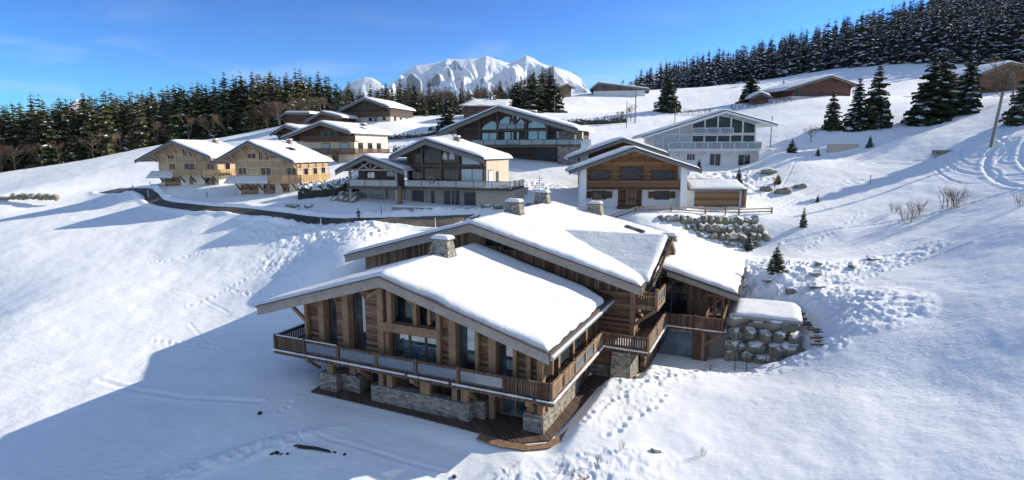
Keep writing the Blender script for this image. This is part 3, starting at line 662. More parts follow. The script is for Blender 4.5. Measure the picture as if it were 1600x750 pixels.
# chimneys
def chimney(u, w_, zr, h=1.5, a=.85, b_=.6, rot=0, low=False):
    c = MB()
    def ring(s, z): return [(u-a*s, w_-b_*s, z), (u+a*s, w_-b_*s, z), (u+a*s, w_+b_*s, z), (u-a*s, w_+b_*s, z)]
    zb = zr-.6
    c.prism(ring(1.25, zb), ring(.82, zr+h)); o = c.build('chimney', 'masonry', mc)
    c = MB(); c.prism(ring(1.0, zr+h), ring(1.05, zr+h+.1)); c.build('cap_slab', 'grey_fascia', o)
    snow_cover([(u-a*.98, w_-b_*.98), (u+a*.98, w_-b_*.98), (u+a*.98, w_+b_*.98), (u-a*.98, w_+b_*.98)], lambda X, Y: X*0+zr+h+.1, .32, .14, o, int(u*10) % 50, .5, 'chimney_snow', .02, .2)
    return o
chimney(-12.3, 8.1, float(z1(-12.3))+.3, 1.25)
chimney(-12.1, 22, float(z2(-12.1))+.3, 1.15)
c2 = chimney(-13, 32.2, float(z2(-13))+.3, 1.4)
chimney(-7.6, 36.3, float(z2(-7.6))+.4, 1.1)
chimney(1.6, 35.3, float(z2(1.6))+.2, .55, .9, .55)
e = MB(); e.tube([(-13, 31.2, 12), (-13, 31.2, 15.5)], .035, 5)
for k in range(5): e.tube([(-13.6+.05*k, 31.2, 14+.28*k), (-12.4-.05*k, 31.2, 14+.28*k)], .02, 4)
e.build('antenna', 'zinc', mc)
e = MB(); q = [(-3.15, 33.1), (-.95, 33.1), (-1.05, 34.6), (-3.25, 34.6)]
e.prism([(x, y, float(z2(x))+.1) for x, y in q], [(x, y, float(z2(x))+.6) for x, y in q]); sk = e.build('skylight', 'dark_metal', mc)
e = MB(); q = [(-3.0, 33.25), (-1.1, 33.25), (-1.2, 34.45), (-3.1, 34.45)]
e.prism([(x, y, float(z2(x))+.6) for x, y in q], [(x, y, float(z2(x))+.62) for x, y in q]); e.build('pane', 'window_bright', sk)
# ---- main storey facade
DK = 2.8
def topz(u): return float(z1(u))-.25
w1 = MB(); po = MB(); 
panels = [(-20.4, -19.05), (-17.65, -16.7), (-14.9, -13.5), (-8.3, -7.5), (-5.3, -4.45), (-2.5, -1.65)]
posts = [(-20.55, -20.3), (-19.1, -18.6), (-16.75, -16.2), (-13.5, -13.0), (-8.5, -8.2), (-7.5, -6.95), (-5.45, -5.2), (-4.45, -3.9), (-2.65, -2.4), (-1.7, -1.4), (-.95, -.6)]
for a, b_ in panels+[(-1.4, -.9)]: w1 = MB(); w1.poly_y([(a, DK), (b_, DK), (b_, topz(b_)-.2), (a, topz(a)-.2)], 1.25, 1.75); w1.build('wall_panel', 'old_planks_h', mc)
for a, b_ in posts: 
    p_ = MB(); p_.poly_y([(a, DK), (b_, DK), (b_, topz(b_)-.1), (a, topz(a)-.1)], .85, 1.5 if (b_-a) > .4 else 1.2); p_.build('post', 'old_beam', mc)
# header above arched openings + braces
br = MB()
for a, b_ in ((-18.6, -17.65), (-16.2, -14.9), (-6.95, -5.45), (-3.9, -2.65)):
    zt = min(topz(a), topz(b_))-.1; zm = zt-.15
    br.poly_y([(a, zm-.55), (a, zm+.3), ((a+b_)/2, zm+.3)], 1.2, 1.45)
    br.poly_y([(b_, zm-.55), ((a+b_)/2, zm+.3), (b_, zm+.3)], 1.2, 1.45)
br.beam((-20.6, .95, 6.6), (-23.4, .95, 6.35), .25, .3); br.beam((-20.5, .9, 5.2), (-22, .9, 6.3), .2, .24)
br.beam((-22.9, .5, 6.2), (-19, .5, 7.1), .2, .22)
br.build('braces', 'old_beam', mc)
l_ = MB(); l_.box(-13.2, -8.3, .75, 1.5, DK+2.55, DK+3.2); l_.box(-13, -12.65, 1, 1.5, DK, DK+2.55); l_.box(-10.5, -10.2, 1.0, 1.5, DK+3.2, 8.5); l_.box(-12.6, -12.2, .8, 1.3, DK+3.2, 9.2)
l_.beam((-12.4, 1, 8.9), (-10.4, 1, 7.6), .2, .25); l_.beam((-12.4, 1, 8.9), (-14.5, 1, 7.6), .2, .25); l_.beam((-9.2, 1.2, 6.2), (-9.2, 1.2, 8.3), .25, .3)
l_.build('lintel', 'old_beam', mc)
for a, b_ in ((-18.6, -17.65), (-16.2, -14.9), (-12.65, -8.5), (-6.95, -5.45), (-3.9, -2.65)):
    zt = min(topz(a), topz(b_))-.2 if b_-a < 3 else DK+2.55
    fr = MB(); n = 3 if b_-a > 3 else 1
    for k in range(n+1):
        x = a+(b_-a)*k/n; x = min(max(x, a+.05), b_-.05); fr.box(x-.07, x+.07, 1.62, 1.78, DK, zt)
    fr.box(a, b_, 1.625, 1.775, DK, DK+.15); fr.box(a, b_, 1.625, 1.775, zt-.12, zt)
    if n == 3: fr.box(a, b_, 1.63, 1.77, DK+1.05, DK+1.12)
    wn_ = fr.build('window', 'dark_beam', mc)
    g_ = MB(); g_.box(a, b_, 1.7, 1.72, DK+.05, zt-.04); g_.build('pane', 'window_bright', wn_)
g_ = MB(); g_.poly_y([(-13, DK+3.2), (-8.5, DK+3.2), (-8.5, topz(-8.5)-.2), (-12.4, topz(-12.4)-.2), (-13, topz(-13)-.2)], 1.7, 1.72); g_.build('gable_glazing', 'window_glass', mc)
# dark interior backing wall so side views close
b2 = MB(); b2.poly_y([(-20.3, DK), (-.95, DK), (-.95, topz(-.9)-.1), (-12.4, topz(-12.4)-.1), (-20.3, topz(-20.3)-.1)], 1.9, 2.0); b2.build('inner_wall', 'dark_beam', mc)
# side walls main storey
sw = MB(); sw.box(-1.1, -.92, 1.8, 15, DK, topz(-.9)); sw.build('side_wall', 'old_planks_h', mc); sw = MB(); sw.box(-20.4, -20.2, 1.8, 15, DK, topz(-20.3)); sw.build('side_wall', 'old_planks_h', mc)
for y in (4.2, 7.4, 10.6, 13.4):
    p_ = MB(); p_.box(-.92, -.6, y-.18, y+.18, DK, ez-.2); p_.build('post', 'old_beam', mc)
for y0, y1 in ((2.2, 3.9), (4.7, 7.0), (8.0, 10.2)):
    fr = MB(); fr.box(-.94, -.86, y0, y1, DK+.15, DK+2.4); q = fr.build('window', 'dark_beam', mc)
    g_ = MB(); g_.box(-.86, -.84, y0+.1, (y0+y1)/2-.04, DK+.25, DK+2.3); g_.box(-.86, -.84, (y0+y1)/2+.04, y1-.1, DK+.25, DK+2.3); g_.build('pane', 'window_glass', q)
e = MB(); e.box(-.7, -.3, 1.0, 15, ez-.55, ez-.2); e.build('wall_plate', 'old_beam', mc)
e = MB(); e.box(-.85, -.5, .75, 1.25, DK, ez-.3); e.box(-.6, .0, 1.25, 1.4, DK+1.2, DK+2.9); e.build('corner_post', 'old_beam', mc)
# ---- decks
deck = MB()
deck.poly_z([(-23, 0), (.45, 0), (.45, 11.5), (4.1, 11.5), (4.1, 19.3), (9, 19.3), (9, 25), (-.9, 25), (-.9, 2), (-20.3, 2), (-20.3, 13), (-23, 13)], DK-.16, DK)
dk = deck.build('balcony_deck', 'deck_boards', mc)
e = MB()
outline = [(-23, 13), (-23, 0), (.45, 0), (.45, 11.5), (4.1, 11.5), (4.1, 19.3), (9, 19.3), (9, 24)]
def offs(p, q, d):
    dx, dy = q[0]-p[0], q[1]-p[1]; L = math.hypot(dx, dy); return dy/L*d, -dx/L*d
for p, q in zip(outline[:-1], outline[1:]):
    ox, oy = offs(p, q, .04)
    e.beam((p[0]+ox, p[1]+oy, DK-.2), (q[0]+ox, q[1]+oy, DK-.2), .08, .34)
e.build('deck_fascia', 'rail_wood', dk)
e = MB()
for i, (p, q) in enumerate(zip(outline[:-1], outline[1:])):
    ox, oy = offs(p, q, .13); L = math.hypot(q[0]-p[0], q[1]-p[1]); n = max(1, int(L/.5)); rr = random.Random(i)
    for k in range(n):
        if rr.random() < .12 and i == 1 and k > n*.5: continue
        a, b_ = k/n, (k+1)/n+.01; t = .05+.05*rr.random()
        e.beam((p[0]+(q[0]-p[0])*a+ox, p[1]+(q[1]-p[1])*a+oy, DK-.03), (p[0]+(q[0]-p[0])*b_+ox, p[1]+(q[1]-p[1])*b_+oy, DK-.03), .12+.05*rr.random(), t)
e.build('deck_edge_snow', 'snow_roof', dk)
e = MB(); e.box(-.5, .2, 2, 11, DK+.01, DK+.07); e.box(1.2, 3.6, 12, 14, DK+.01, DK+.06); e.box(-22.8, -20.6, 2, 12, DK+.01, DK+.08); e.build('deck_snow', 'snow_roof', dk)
e = MB()
for u in (-19.6, -14.6, -10.0, -5.6, -1.2):
    e.beam((u, -.1, DK-.45), (u, 3, DK-.45), .28, .3); e.beam((u, .2, DK-.6), (u, 1.25, DK-1.5), .2, .22)
for y in (3.5, 7.2): e.beam((.4, y, DK-.45), (-1, y, DK-.45), .26, .28); 
e.beam((8.8, 19.6, DK-.4), (7.4, 20, DK-1.7), .22, .24); e.beam((4.2, 19.8, DK-.35), (9, 19.8, DK-.35), .25, .3)
e.build('deck_joists', 'old_beam', dk)
# ---- railings
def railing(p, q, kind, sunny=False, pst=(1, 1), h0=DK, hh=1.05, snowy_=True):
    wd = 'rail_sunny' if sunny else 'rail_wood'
    p = Vector((p[0], p[1], 0)); q = Vector((q[0], q[1], 0)); d = (q-p); L = d.length; d.normalize(); nn = Vector((-d.y, d.x, 0))
    e = MB()
    for t, on in ((0, pst[0]), (L, pst[1])):
        if on: c = p+d*t; e.box(c.x-.1, c.x+.1, c.y-.1, c.y+.1, h0-.35, h0+hh+.12)
    up = lambda v_, z: (v_.x, v_.y, z)
    e.beam(up(p, h0+hh), up(q, h0+hh), .16, .1); e.beam(up(p, h0+.12), up(q, h0+.12), .1, .12)
    if kind == 'glass': e.beam(up(p, h0+hh-.12), up(q, h0+hh-.12), .07, .08)
    if kind == 'plank':
        e.beam(up(p, h0+hh-.14), up(q, h0+hh-.14), .08, .08)
        n = int(L/.19)
        for k in range(n):
            c = p+d*(L*(k+.5)/n); e.beam(up(c, h0+.16), up(c, h0+hh-.14), .14, .03, up=tuple(nn))
    o = e.build('railing', wd, mc)
    if kind == 'glass':
        g_ = MB(); g_.beam(up(p+d*.12, h0+.55), up(q-d*.12, h0+.55), .015, .72); g_.build('glass_panel', 'balustrade_glass', o)
    if snowy_:
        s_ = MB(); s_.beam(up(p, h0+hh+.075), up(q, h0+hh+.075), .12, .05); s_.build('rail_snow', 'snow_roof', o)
    return o
us = [-22.95, -19.9, -16.6, -13.1, -9.7, -6.3, -2.9, .35]
for i in range(7): railing((us[i], .08), (us[i+1], .08), 'plank' if i in (0, 6) else 'glass', False, (1, i == 6), snowy_=i < 2)
railing((-22.95, .1), (-22.95, 4), 'plank'); railing((-22.95, 4), (-22.95, 8.5), 'plank', pst=(0, 1)); railing((-22.95, 8.5), (-22.95, 13), 'plank', pst=(0, 1))
ws = [.1, 2.3, 4.6, 7.0, 9.2, 11.4]
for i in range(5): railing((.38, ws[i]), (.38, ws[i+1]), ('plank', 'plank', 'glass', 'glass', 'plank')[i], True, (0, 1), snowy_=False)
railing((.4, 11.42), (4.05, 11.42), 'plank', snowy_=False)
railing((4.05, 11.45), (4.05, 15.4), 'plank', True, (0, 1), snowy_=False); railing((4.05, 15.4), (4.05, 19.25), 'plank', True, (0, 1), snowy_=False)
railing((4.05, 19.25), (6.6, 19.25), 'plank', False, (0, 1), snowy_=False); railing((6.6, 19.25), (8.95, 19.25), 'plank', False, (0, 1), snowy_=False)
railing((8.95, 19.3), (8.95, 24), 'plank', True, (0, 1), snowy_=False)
# ---- lower storey
st = MB(); st.poly_y([(-18.9, -1.5), (-17.2, -1.5), (-17.25, 1.35), (-18.85, 1.35)], .4, 1.7); st.box(-17.24, -15.5, 1.0, 2.2, -1.5, 1.3); st.build('stone_pier', 'masonry', mc)
st = MB(); st.box(-13.9, -5.7, .35, 1.1, -1.5, 1.25); st.box(-6.3, -4.9, 1.1, 2.3, -1.5, 1.25); st.build('stone_wall', 'masonry', mc)
st = MB(); st.box(-1.9, -.45, .85, 1.7, -1.5, 1.25); st.build('stone_pier', 'masonry', mc)
st = MB(); st.box(-.9, -.44, 1.7, 8.2, -1.5, 2.0); st.build('stone_wall', 'masonry', mc)
for a, b_, y in ((-18.3, -17.7, .6), (-16.6, -16.0, 1.2), (-13.3, -12.9, .5), (-12.6, -12.1, .5), (-9.7, -8.9, .5), (-7.1, -6.7, .5), (-6.4, -5.8, .5), (-4.7, -4.3, 1.4), (-1.7, -1.3, 1.0), (-.95, -.55, .95)):
    p_ = MB(); zb_ = 1.25 if y < 1.3 else 0
    p_.box(a, b_, y, y+.4, zb_, DK-.3); p_.build('post', 'old_beam', mc)
lw = MB(); lw.box(-18.7, -.9, 2.4, 2.6, -1.5, DK-.16); lw.box(-18.7, -18.5, 2.6, 14, -1.5, DK-.16); lw.box(-.9, -.7, 8.2, 12, -1.5, DK-.16); lw.build('lower_wall', 'old_planks_v', mc)
for a, b_, z0, m_ in ((-15.4, -13.6, .1, 'window_glass'), (-12, -9.8, 1.2, 'window_bright'), (-8.8, -7.2, 1.2, 'window_glass'), (-4.2, -2.0, .1, 'window_bright'), (-17, -15.7, 1.3, 'window_glass')):
    fr = MB(); fr.box(a, b_, 2.3, 2.397, z0, z0+.12); fr.box(a, b_, 2.3, 2.397, DK-.5, DK-.3)
    for x in (a, (a+b_)/2-.06, b_-.12): fr.box(x, x+.12, 2.29, 2.396, z0, DK-.3)
    q = fr.build('window', 'old_beam', mc); g_ = MB(); g_.box(a+.1, b_-.1, 2.33, 2.35, z0+.1, DK-.45); g_.build('pane', m_, q)
# right stone pier and back lower rooms
st = MB(); a = [(1.15, 11.0, -1.5), (2.95, 11.0, -1.5), (2.95, 14.5, -1.5), (1.15, 14.5, -1.5)]; b_ = [(1.3, 11.3, DK-.35), (2.75, 11.3, DK-.35), (2.75, 14.2, DK-.35), (1.3, 14.2, DK-.35)]
st.prism(a, b_); st.build('stone_pier', 'masonry', mc)
st = MB(); st.box(-.9, 1.2, 12, 12.4, -1.5, 1.0); st.build('stone_wall', 'masonry', mc)
st = MB(); st.box(-.9, 1.4, 12.1, 12.3, 1.0, DK-.16); st.build('lower_wall', 'old_planks_h', mc)
st = MB(); st.box(2.9, 3.3, 14.4, 20.5, -1.5, DK-.16); st.build('lower_wall', 'old_planks_h', mc)
g_ = MB(); g_.box(3.35, 6.5, 20.4, 20.5, -.6, DK-.5); q = g_.build('window', 'dark_beam', mc)
g_ = MB(); g_.box(3.45, 6.4, 20.34, 20.36, -.5, DK-.6); g_.build('pane', 'window_bright', q)
st = MB(); st.box(6.5, 7.7, 19.9, 21.4, -1.5, DK-.3); st.build('lower_wall', 'old_planks_v', mc)
st = MB(); st.box(3.2, 6.6, 19.4, 20.3, -.9, -.45); st.box(3.2, 6.6, 18.7, 19.4, -1.1, -.75); st.build('lower_steps', 'deck_boards', mc)
st = MB(); st.box(7.7, 9.5, 21, 25, -1.5, DK-.3); st.build('lower_wall', 'grey_plaster', mc)
# ---- second volume walls
s2 = MB()
s2.poly_y([(-26, -2), (2.0, -2), (2.0, float(z2(2))-.3), (-12.6, 11.3), (-26, float(z2(-26))-.3)], 15.1, 15.3)
s2.build('wall', 'old_planks_v', mc)
s2 = MB(); s2.box(-.9, 2.0, 14.9, 15.095, DK, 6.5); s2.build('wall', 'old_planks_h', mc)
s2 = MB(); s2.box(1.85, 2.25, 14.7, 15.1, DK, float(z2(2))-.3); s2.box(1.9, 2.2, 15, 23.3, 5.2, 5.5); s2.build('post', 'old_beam', mc)
s2 = MB(); s2.box(1.5, 2.0, 15.3, 23.2, DK, 7); s2.build('side_wall', 'old_planks_h', mc)
s2 = MB(); s2.box(-11.9, -10.3, 15.05, 15.098, 9.6, 10.3); s2.box(-10, -8.6, 15.05, 15.098, 9.3, 9.9); s2.build('window', 'window_glass', mc)
s2 = MB(); 
for u in (-25, -20, -16, -8, -4, 0): s2.beam((u, 13.6, float(z2(u))-.45), (u, 15.1, float(z2(u))-.45), .24, .3)
s2.build('purlins', 'old_beam', mc)
# upper balcony
e = MB(); e.box(2.0, 4.05, 15.1, 18.6, 5.32, 5.5); e.box(2.0, 4.1, 15.0, 15.1, 5.1, 5.5); e.box(4.0, 4.1, 15.1, 18.6, 5.1, 5.5); e.build('upper_balcony', 'rail_sunny', mc)
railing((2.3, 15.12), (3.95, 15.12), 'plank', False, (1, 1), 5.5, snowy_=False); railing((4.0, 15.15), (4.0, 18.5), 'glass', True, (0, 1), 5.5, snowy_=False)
e = MB(); e.beam((2.1, 15, 3.7), (3.9, 15, 5.15), .2, .26); e.beam((2.2, 15.2, 4.9), (2.2, 18.4, 3.6), .2, .24); e.box(3.85, 4.1, 14.95, 15.15, 5.5, 7.0); e.build('brace', 'old_beam', mc)
# wing front wall
fw = MB(); fw.poly_y([(5.45, DK), (7.2, DK), (7.2, float(z2(7.2))-.25), (5.45, float(z2(5.45))-.25)], 23.2, 23.4)
fw.poly_y([(2.0, 6.6), (5.45, 6.6), (5.45, float(z2(5.45))-.25), (2, float(z2(2))-.25)], 23.2, 23.4); fw.box(7.0, 7.2, 23.4, 42, -2, float(z2(7.2))-.3); fw.build('wall', 'old_planks_v', mc)
fw = MB(); fw.box(-26, -25.8, 15.3, 33, -2, 7.5); fw.build('wall', 'old_planks_v', mc)
fr = MB(); fr.box(2.4, 5.45, 23.3, 23.4, DK, 6.6); fr.box(2.4, 5.45, 23.1, 23.25, 4.9, 5.05); fr.box(3.9, 4.0, 23.1, 23.25, DK, 6.6); q = fr.build('window', 'dark_beam', mc)
g_ = MB(); g_.box(2.45, 3.88, 23.2, 23.22, DK+.05, 4.88); g_.box(4.02, 5.4, 23.2, 23.22, DK+.05, 4.88); g_.box(2.45, 3.88, 23.2, 23.22, 5.07, 6.5); g_.box(4.02, 5.4, 23.2, 23.22, 5.07, 6.5); g_.build('pane', 'window_glass', q)
for k in range(5): pass
for (x, y) in ((8.6, 23.3), (7.9, 23.3), (8.8, 27), (8.8, 31)):
    p_ = MB(); p_.box(x-.14, x+.14, y-.14, y+.14, DK if x < 8.7 else -1, float(z2(x))-.3); p_.build('post', 'old_beam', mc)
e = MB(); e.beam((7.2, 23.2, 5.0), (9.4, 23.2, 4.9), .22, .26); e.beam((7.6, 23.2, 3.8), (8.6, 23.2, 5.0), .16, .2); e.beam((9.4, 22.4, 5.0), (9.4, 30, 5.0), .22, .26); e.build('braces', 'old_beam', mc)
# ground deck
gd = MB(); gd.poly_z([(-19.2, -.25), (-10, -.35), (-5, -.6), (-1.5, -.8), (.2, .4), (.6, 8), (1.2, 11), (1.2, 12), (-.9, 12), (-18.6, 2.4), (-19.4, 1.5)], -.08, .0)
gd.build('terrace_deck', 'deck_boards', mc)
PL = [(-4.2, -.95), (-2.4, -1.15), (-.8, -.95), (.2, -.2), (.75, 1.4), (.95, 3.6), (1.1, 6), (1.5, 8.6)]
gd = MB()
for off in (0, .24, .48):
    q = [(x+off*(.1+.9*min(1, max(0, (y+1)/1.5))), y-off*(1-min(1, max(0, (y+1)/1.5)))) for x, y in PL]
    for a, b_ in zip(q[:-1], q[1:]): gd.beam((a[0], a[1], .02), (b_[0]+(b_[0]-a[0])*.02, b_[1], .02), .2, .06)
gd.build('path_planks', 'old_beam', mc)
# stone slabs stacked on the wing deck
def rock_mesh(seed, sx, sy, sz, sub=3, jag=.28):
    import bmesh
    bm = bmesh.new(); bmesh.ops.create_icosphere(bm, subdivisions=sub, radius=1)
    rr = random.Random(seed); off = Vector((rr.random()*50, rr.random()*50, rr.random()*50))
    pl = [(Vector((rr.gauss(0, 1), rr.gauss(0, 1), rr.gauss(0, 1))).normalized(), rr.uniform(.48, .8)) for _ in range(11)]
    from mathutils import noise as mn
    for v_ in bm.verts:
        p = v_.co.copy()
        for n_, d_ in pl:
            k = p.dot(n_)-d_
            if k > 0: p -= n_*k*.97
        p *= 1+jag*.4*(mn.noise(p*1.7+off))
        v_.co = Vector((p.x*sx, p.y*sy, p.z*sz))
    me = bpy.data.meshes.new('rock'); bm.to_mesh(me); bm.free(); me.materials.append(M['boulder_rock']); return me

# ================================================================= village houses
class House:
    """measured in facade units: a(px) / z(py) turn drawing units into metres in the house frame"""
    def __init__(s, name, label, cat, loc, deg, ax, ay, sc, group=None):
        s.o = empty(name, loc, -R(deg)); tag(s.o, label, cat, group); s.ax = ax; s.ay = ay; s.sc = sc
        k = math.cos(R(deg)) + loc[0]/loc[1]*math.sin(R(deg)); s.k = k
        s.kd = math.sin(R(deg)) - loc[0]/loc[1]*math.cos(R(deg))
    def x(s, px): return (px-s.ax)*s.sc/s.k
    def z(s, py): return (s.ay-py)*s.sc
    def dep(s, dpx): return dpx*s.sc/s.kd
    def pt(s, p): return (s.x(p[0]), s.z(p[1]))
    def fbox(s, mb, x0, x1, ytop, ybot, y0, y1, mi=0): mb.box(s.x(x0), s.x(x1), y0, y1, s.z(ybot), s.z(ytop), mi)
    def window(s, x0, x1, yt, yb, y, frame='pale_beam', pane='window_glass', mull=1, parent=None, fw=.12, name='window'):
        X0, X1, Z0, Z1 = s.x(x0), s.x(x1), s.z(yb), s.z(yt); f = MB()
        f.box(X0-fw, X1+fw, y-.07, y, Z1, Z1+fw); f.box(X0-fw, X1+fw, y-.09, y, Z0-fw, Z0); f.box(X0-fw, X0, y-.07, y, Z0, Z1); f.box(X1, X1+fw, y-.07, y, Z0, Z1)
        for k in range(1, mull+1):
            c = X0+(X1-X0)*k/(mull+1); f.box(c-.04, c+.04, y-.06, y, Z0, Z1)
        w_ = f.build(name, frame, parent or s.o); g_ = MB(); g_.box(X0, X1, y-.035, y-.015, Z0, Z1); g_.build('pane', pane, w_); return w_
    def side_window(s, y0, y1, z0, z1, x, frame='pale_beam', pane='window_glass'):
        f = MB(); f.box(x, x+.08, y0-.1, y1+.1, z0-.1, z1+.1); w_ = f.build('window', frame, s.o); g_ = MB(); g_.box(x+.08, x+.1, y0, y1, z0, z1); g_.build('pane', pane, w_)
    def door(s, x0, x1, yt, yb, y, mat='garage_wood', name='door', th=.1):
        f = MB(); f.box(s.x(x0), s.x(x1), y-th, y, s.z(yb), s.z(yt)); d = f.build(name, mat, s.o)
        f = MB(); xx = s.x(x1)-.15; zz = s.z(yb)+1.0; f.box(xx-.04, xx+.04, y-th-.05, y-th, zz, zz+.12); f.build('handle', 'dark_metal', d); return d
    def roof(s, pr, y0, y1, fascia='grey_fascia', fh=.5, snow=.4, poly=None, seed=1, under='pale_planks', cell=.45, eave='white_paint', px=True):
        P_ = [s.pt(p) for p in pr] if px else pr
        poly = poly or [(P_[0][0], y0), (P_[-1][0], y0), (P_[-1][0], y1), (P_[0][0], y1)]
        d = MB(); roof_deck(poly, P_, .2, d); r = d.build('roof', under, s.o)
        d = MB(); gable_front(d, P_, y0-.003, fh, .1); d.build('bargeboard', fascia, r)
        d = MB(); gable_front(d, P_, y0-.105, fh*.35, .06, drop=.05); d.build('verge_trim', 'dark_metal', r)
        for e_ in (0, -1):
            d = MB(); x = P_[e_][0]; sg = -1 if e_ == 0 else 1; d.box(x+sg*.005, x+sg*.12, y0, y1, P_[e_][1]-.24, P_[e_][1]-.02); d.build('gutter', eave, r)
        xs = [p[0] for p in P_]; zs = [p[1] for p in P_]
        inner = [(x, y) for x, y in poly]; x0m, x1m = min(xs), max(xs)
        inner = [(min(max(x, x0m+.08), x1m-.08), max(y, y0+.08)) for x, y in inner]
        snow_cover(inner, lambda X, Y: np.interp(X, xs, zs), snow, cell, r, seed, .55, wav=.05)
        s.P = P_; s.rf = lambda x: float(np.interp(x, xs, zs)); return r
    def chimney(s, x, y, h, w_=.5, mat='masonry', parent=None):
        z = s.rf(x); c = MB(); c.prism([(x-w_*1.15, y-w_, z-.3), (x+w_*1.15, y-w_, z-.3), (x+w_*1.15, y+w_, z-.3), (x-w_*1.15, y+w_, z-.3)], [(x-w_*.85, y-w_*.8, z+h), (x+w_*.85, y-w_*.8, z+h), (x+w_*.85, y+w_*.8, z+h), (x-w_*.85, y+w_*.8, z+h)])
        c.box(x-w_, x+w_, y-w_, y+w_, z+h+.002, z+h+.12); o = c.build('chimney', mat, parent or s.o)
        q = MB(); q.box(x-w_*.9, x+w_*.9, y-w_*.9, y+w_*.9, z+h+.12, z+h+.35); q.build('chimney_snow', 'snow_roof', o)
    def rail(s, p, q, zb, h, mat, kind='plank', gap=.2, post=2.2):
        """p,q: (x,y) in metres"""
        p = Vector((*p, 0)); q = Vector((*q, 0)); d = q-p; L = d.length; d.normalize(); nn = (-d.y, d.x, 0); e = MB()
        up = lambda v_, z: (v_.x, v_.y, z)
        e.beam(up(p, zb+h), up(q, zb+h), .1, .1); e.beam(up(p, zb+.1), up(q, zb+.1), .08, .1)
        n = max(1, round(L/post))
        for k in range(n+1): c = p+d*(L*k/n); e.beam(up(c, zb-.1), up(c, zb+h+.05), .1, .1, up=nn)
        if kind == 'plank':
            n = max(2, int(L/gap))
            for k in range(n): c = p+d*(L*(k+.5)/n); e.beam(up(c, zb+.15), up(c, zb+h-.05), gap*.68, .03, up=nn)
        o = e.build('railing', mat, s.o)
        if kind == 'glass':
            g_ = MB(); g_.beam(up(p, zb+h*.55), up(q, zb+h*.55), .02, h*.8); g_.build('glass_panel', 'balustrade_glass', o)
        if kind == 'board':
            e = MB(); e.beam(up(p, zb+h*.55), up(q, zb+h*.55), .05, h*.8); e.build('board_infill', mat, o)
        return o
def snow_slab(parent, x0, x1, y0, y1, z, t=.2, name='snow_cover'):
    return snow_cover([(x0, y0), (x1, y0), (x1, y1), (x0, y1)], lambda X, Y: X*0+z, t, .4, parent, int(abs(x0*3)) % 17, .4, name)

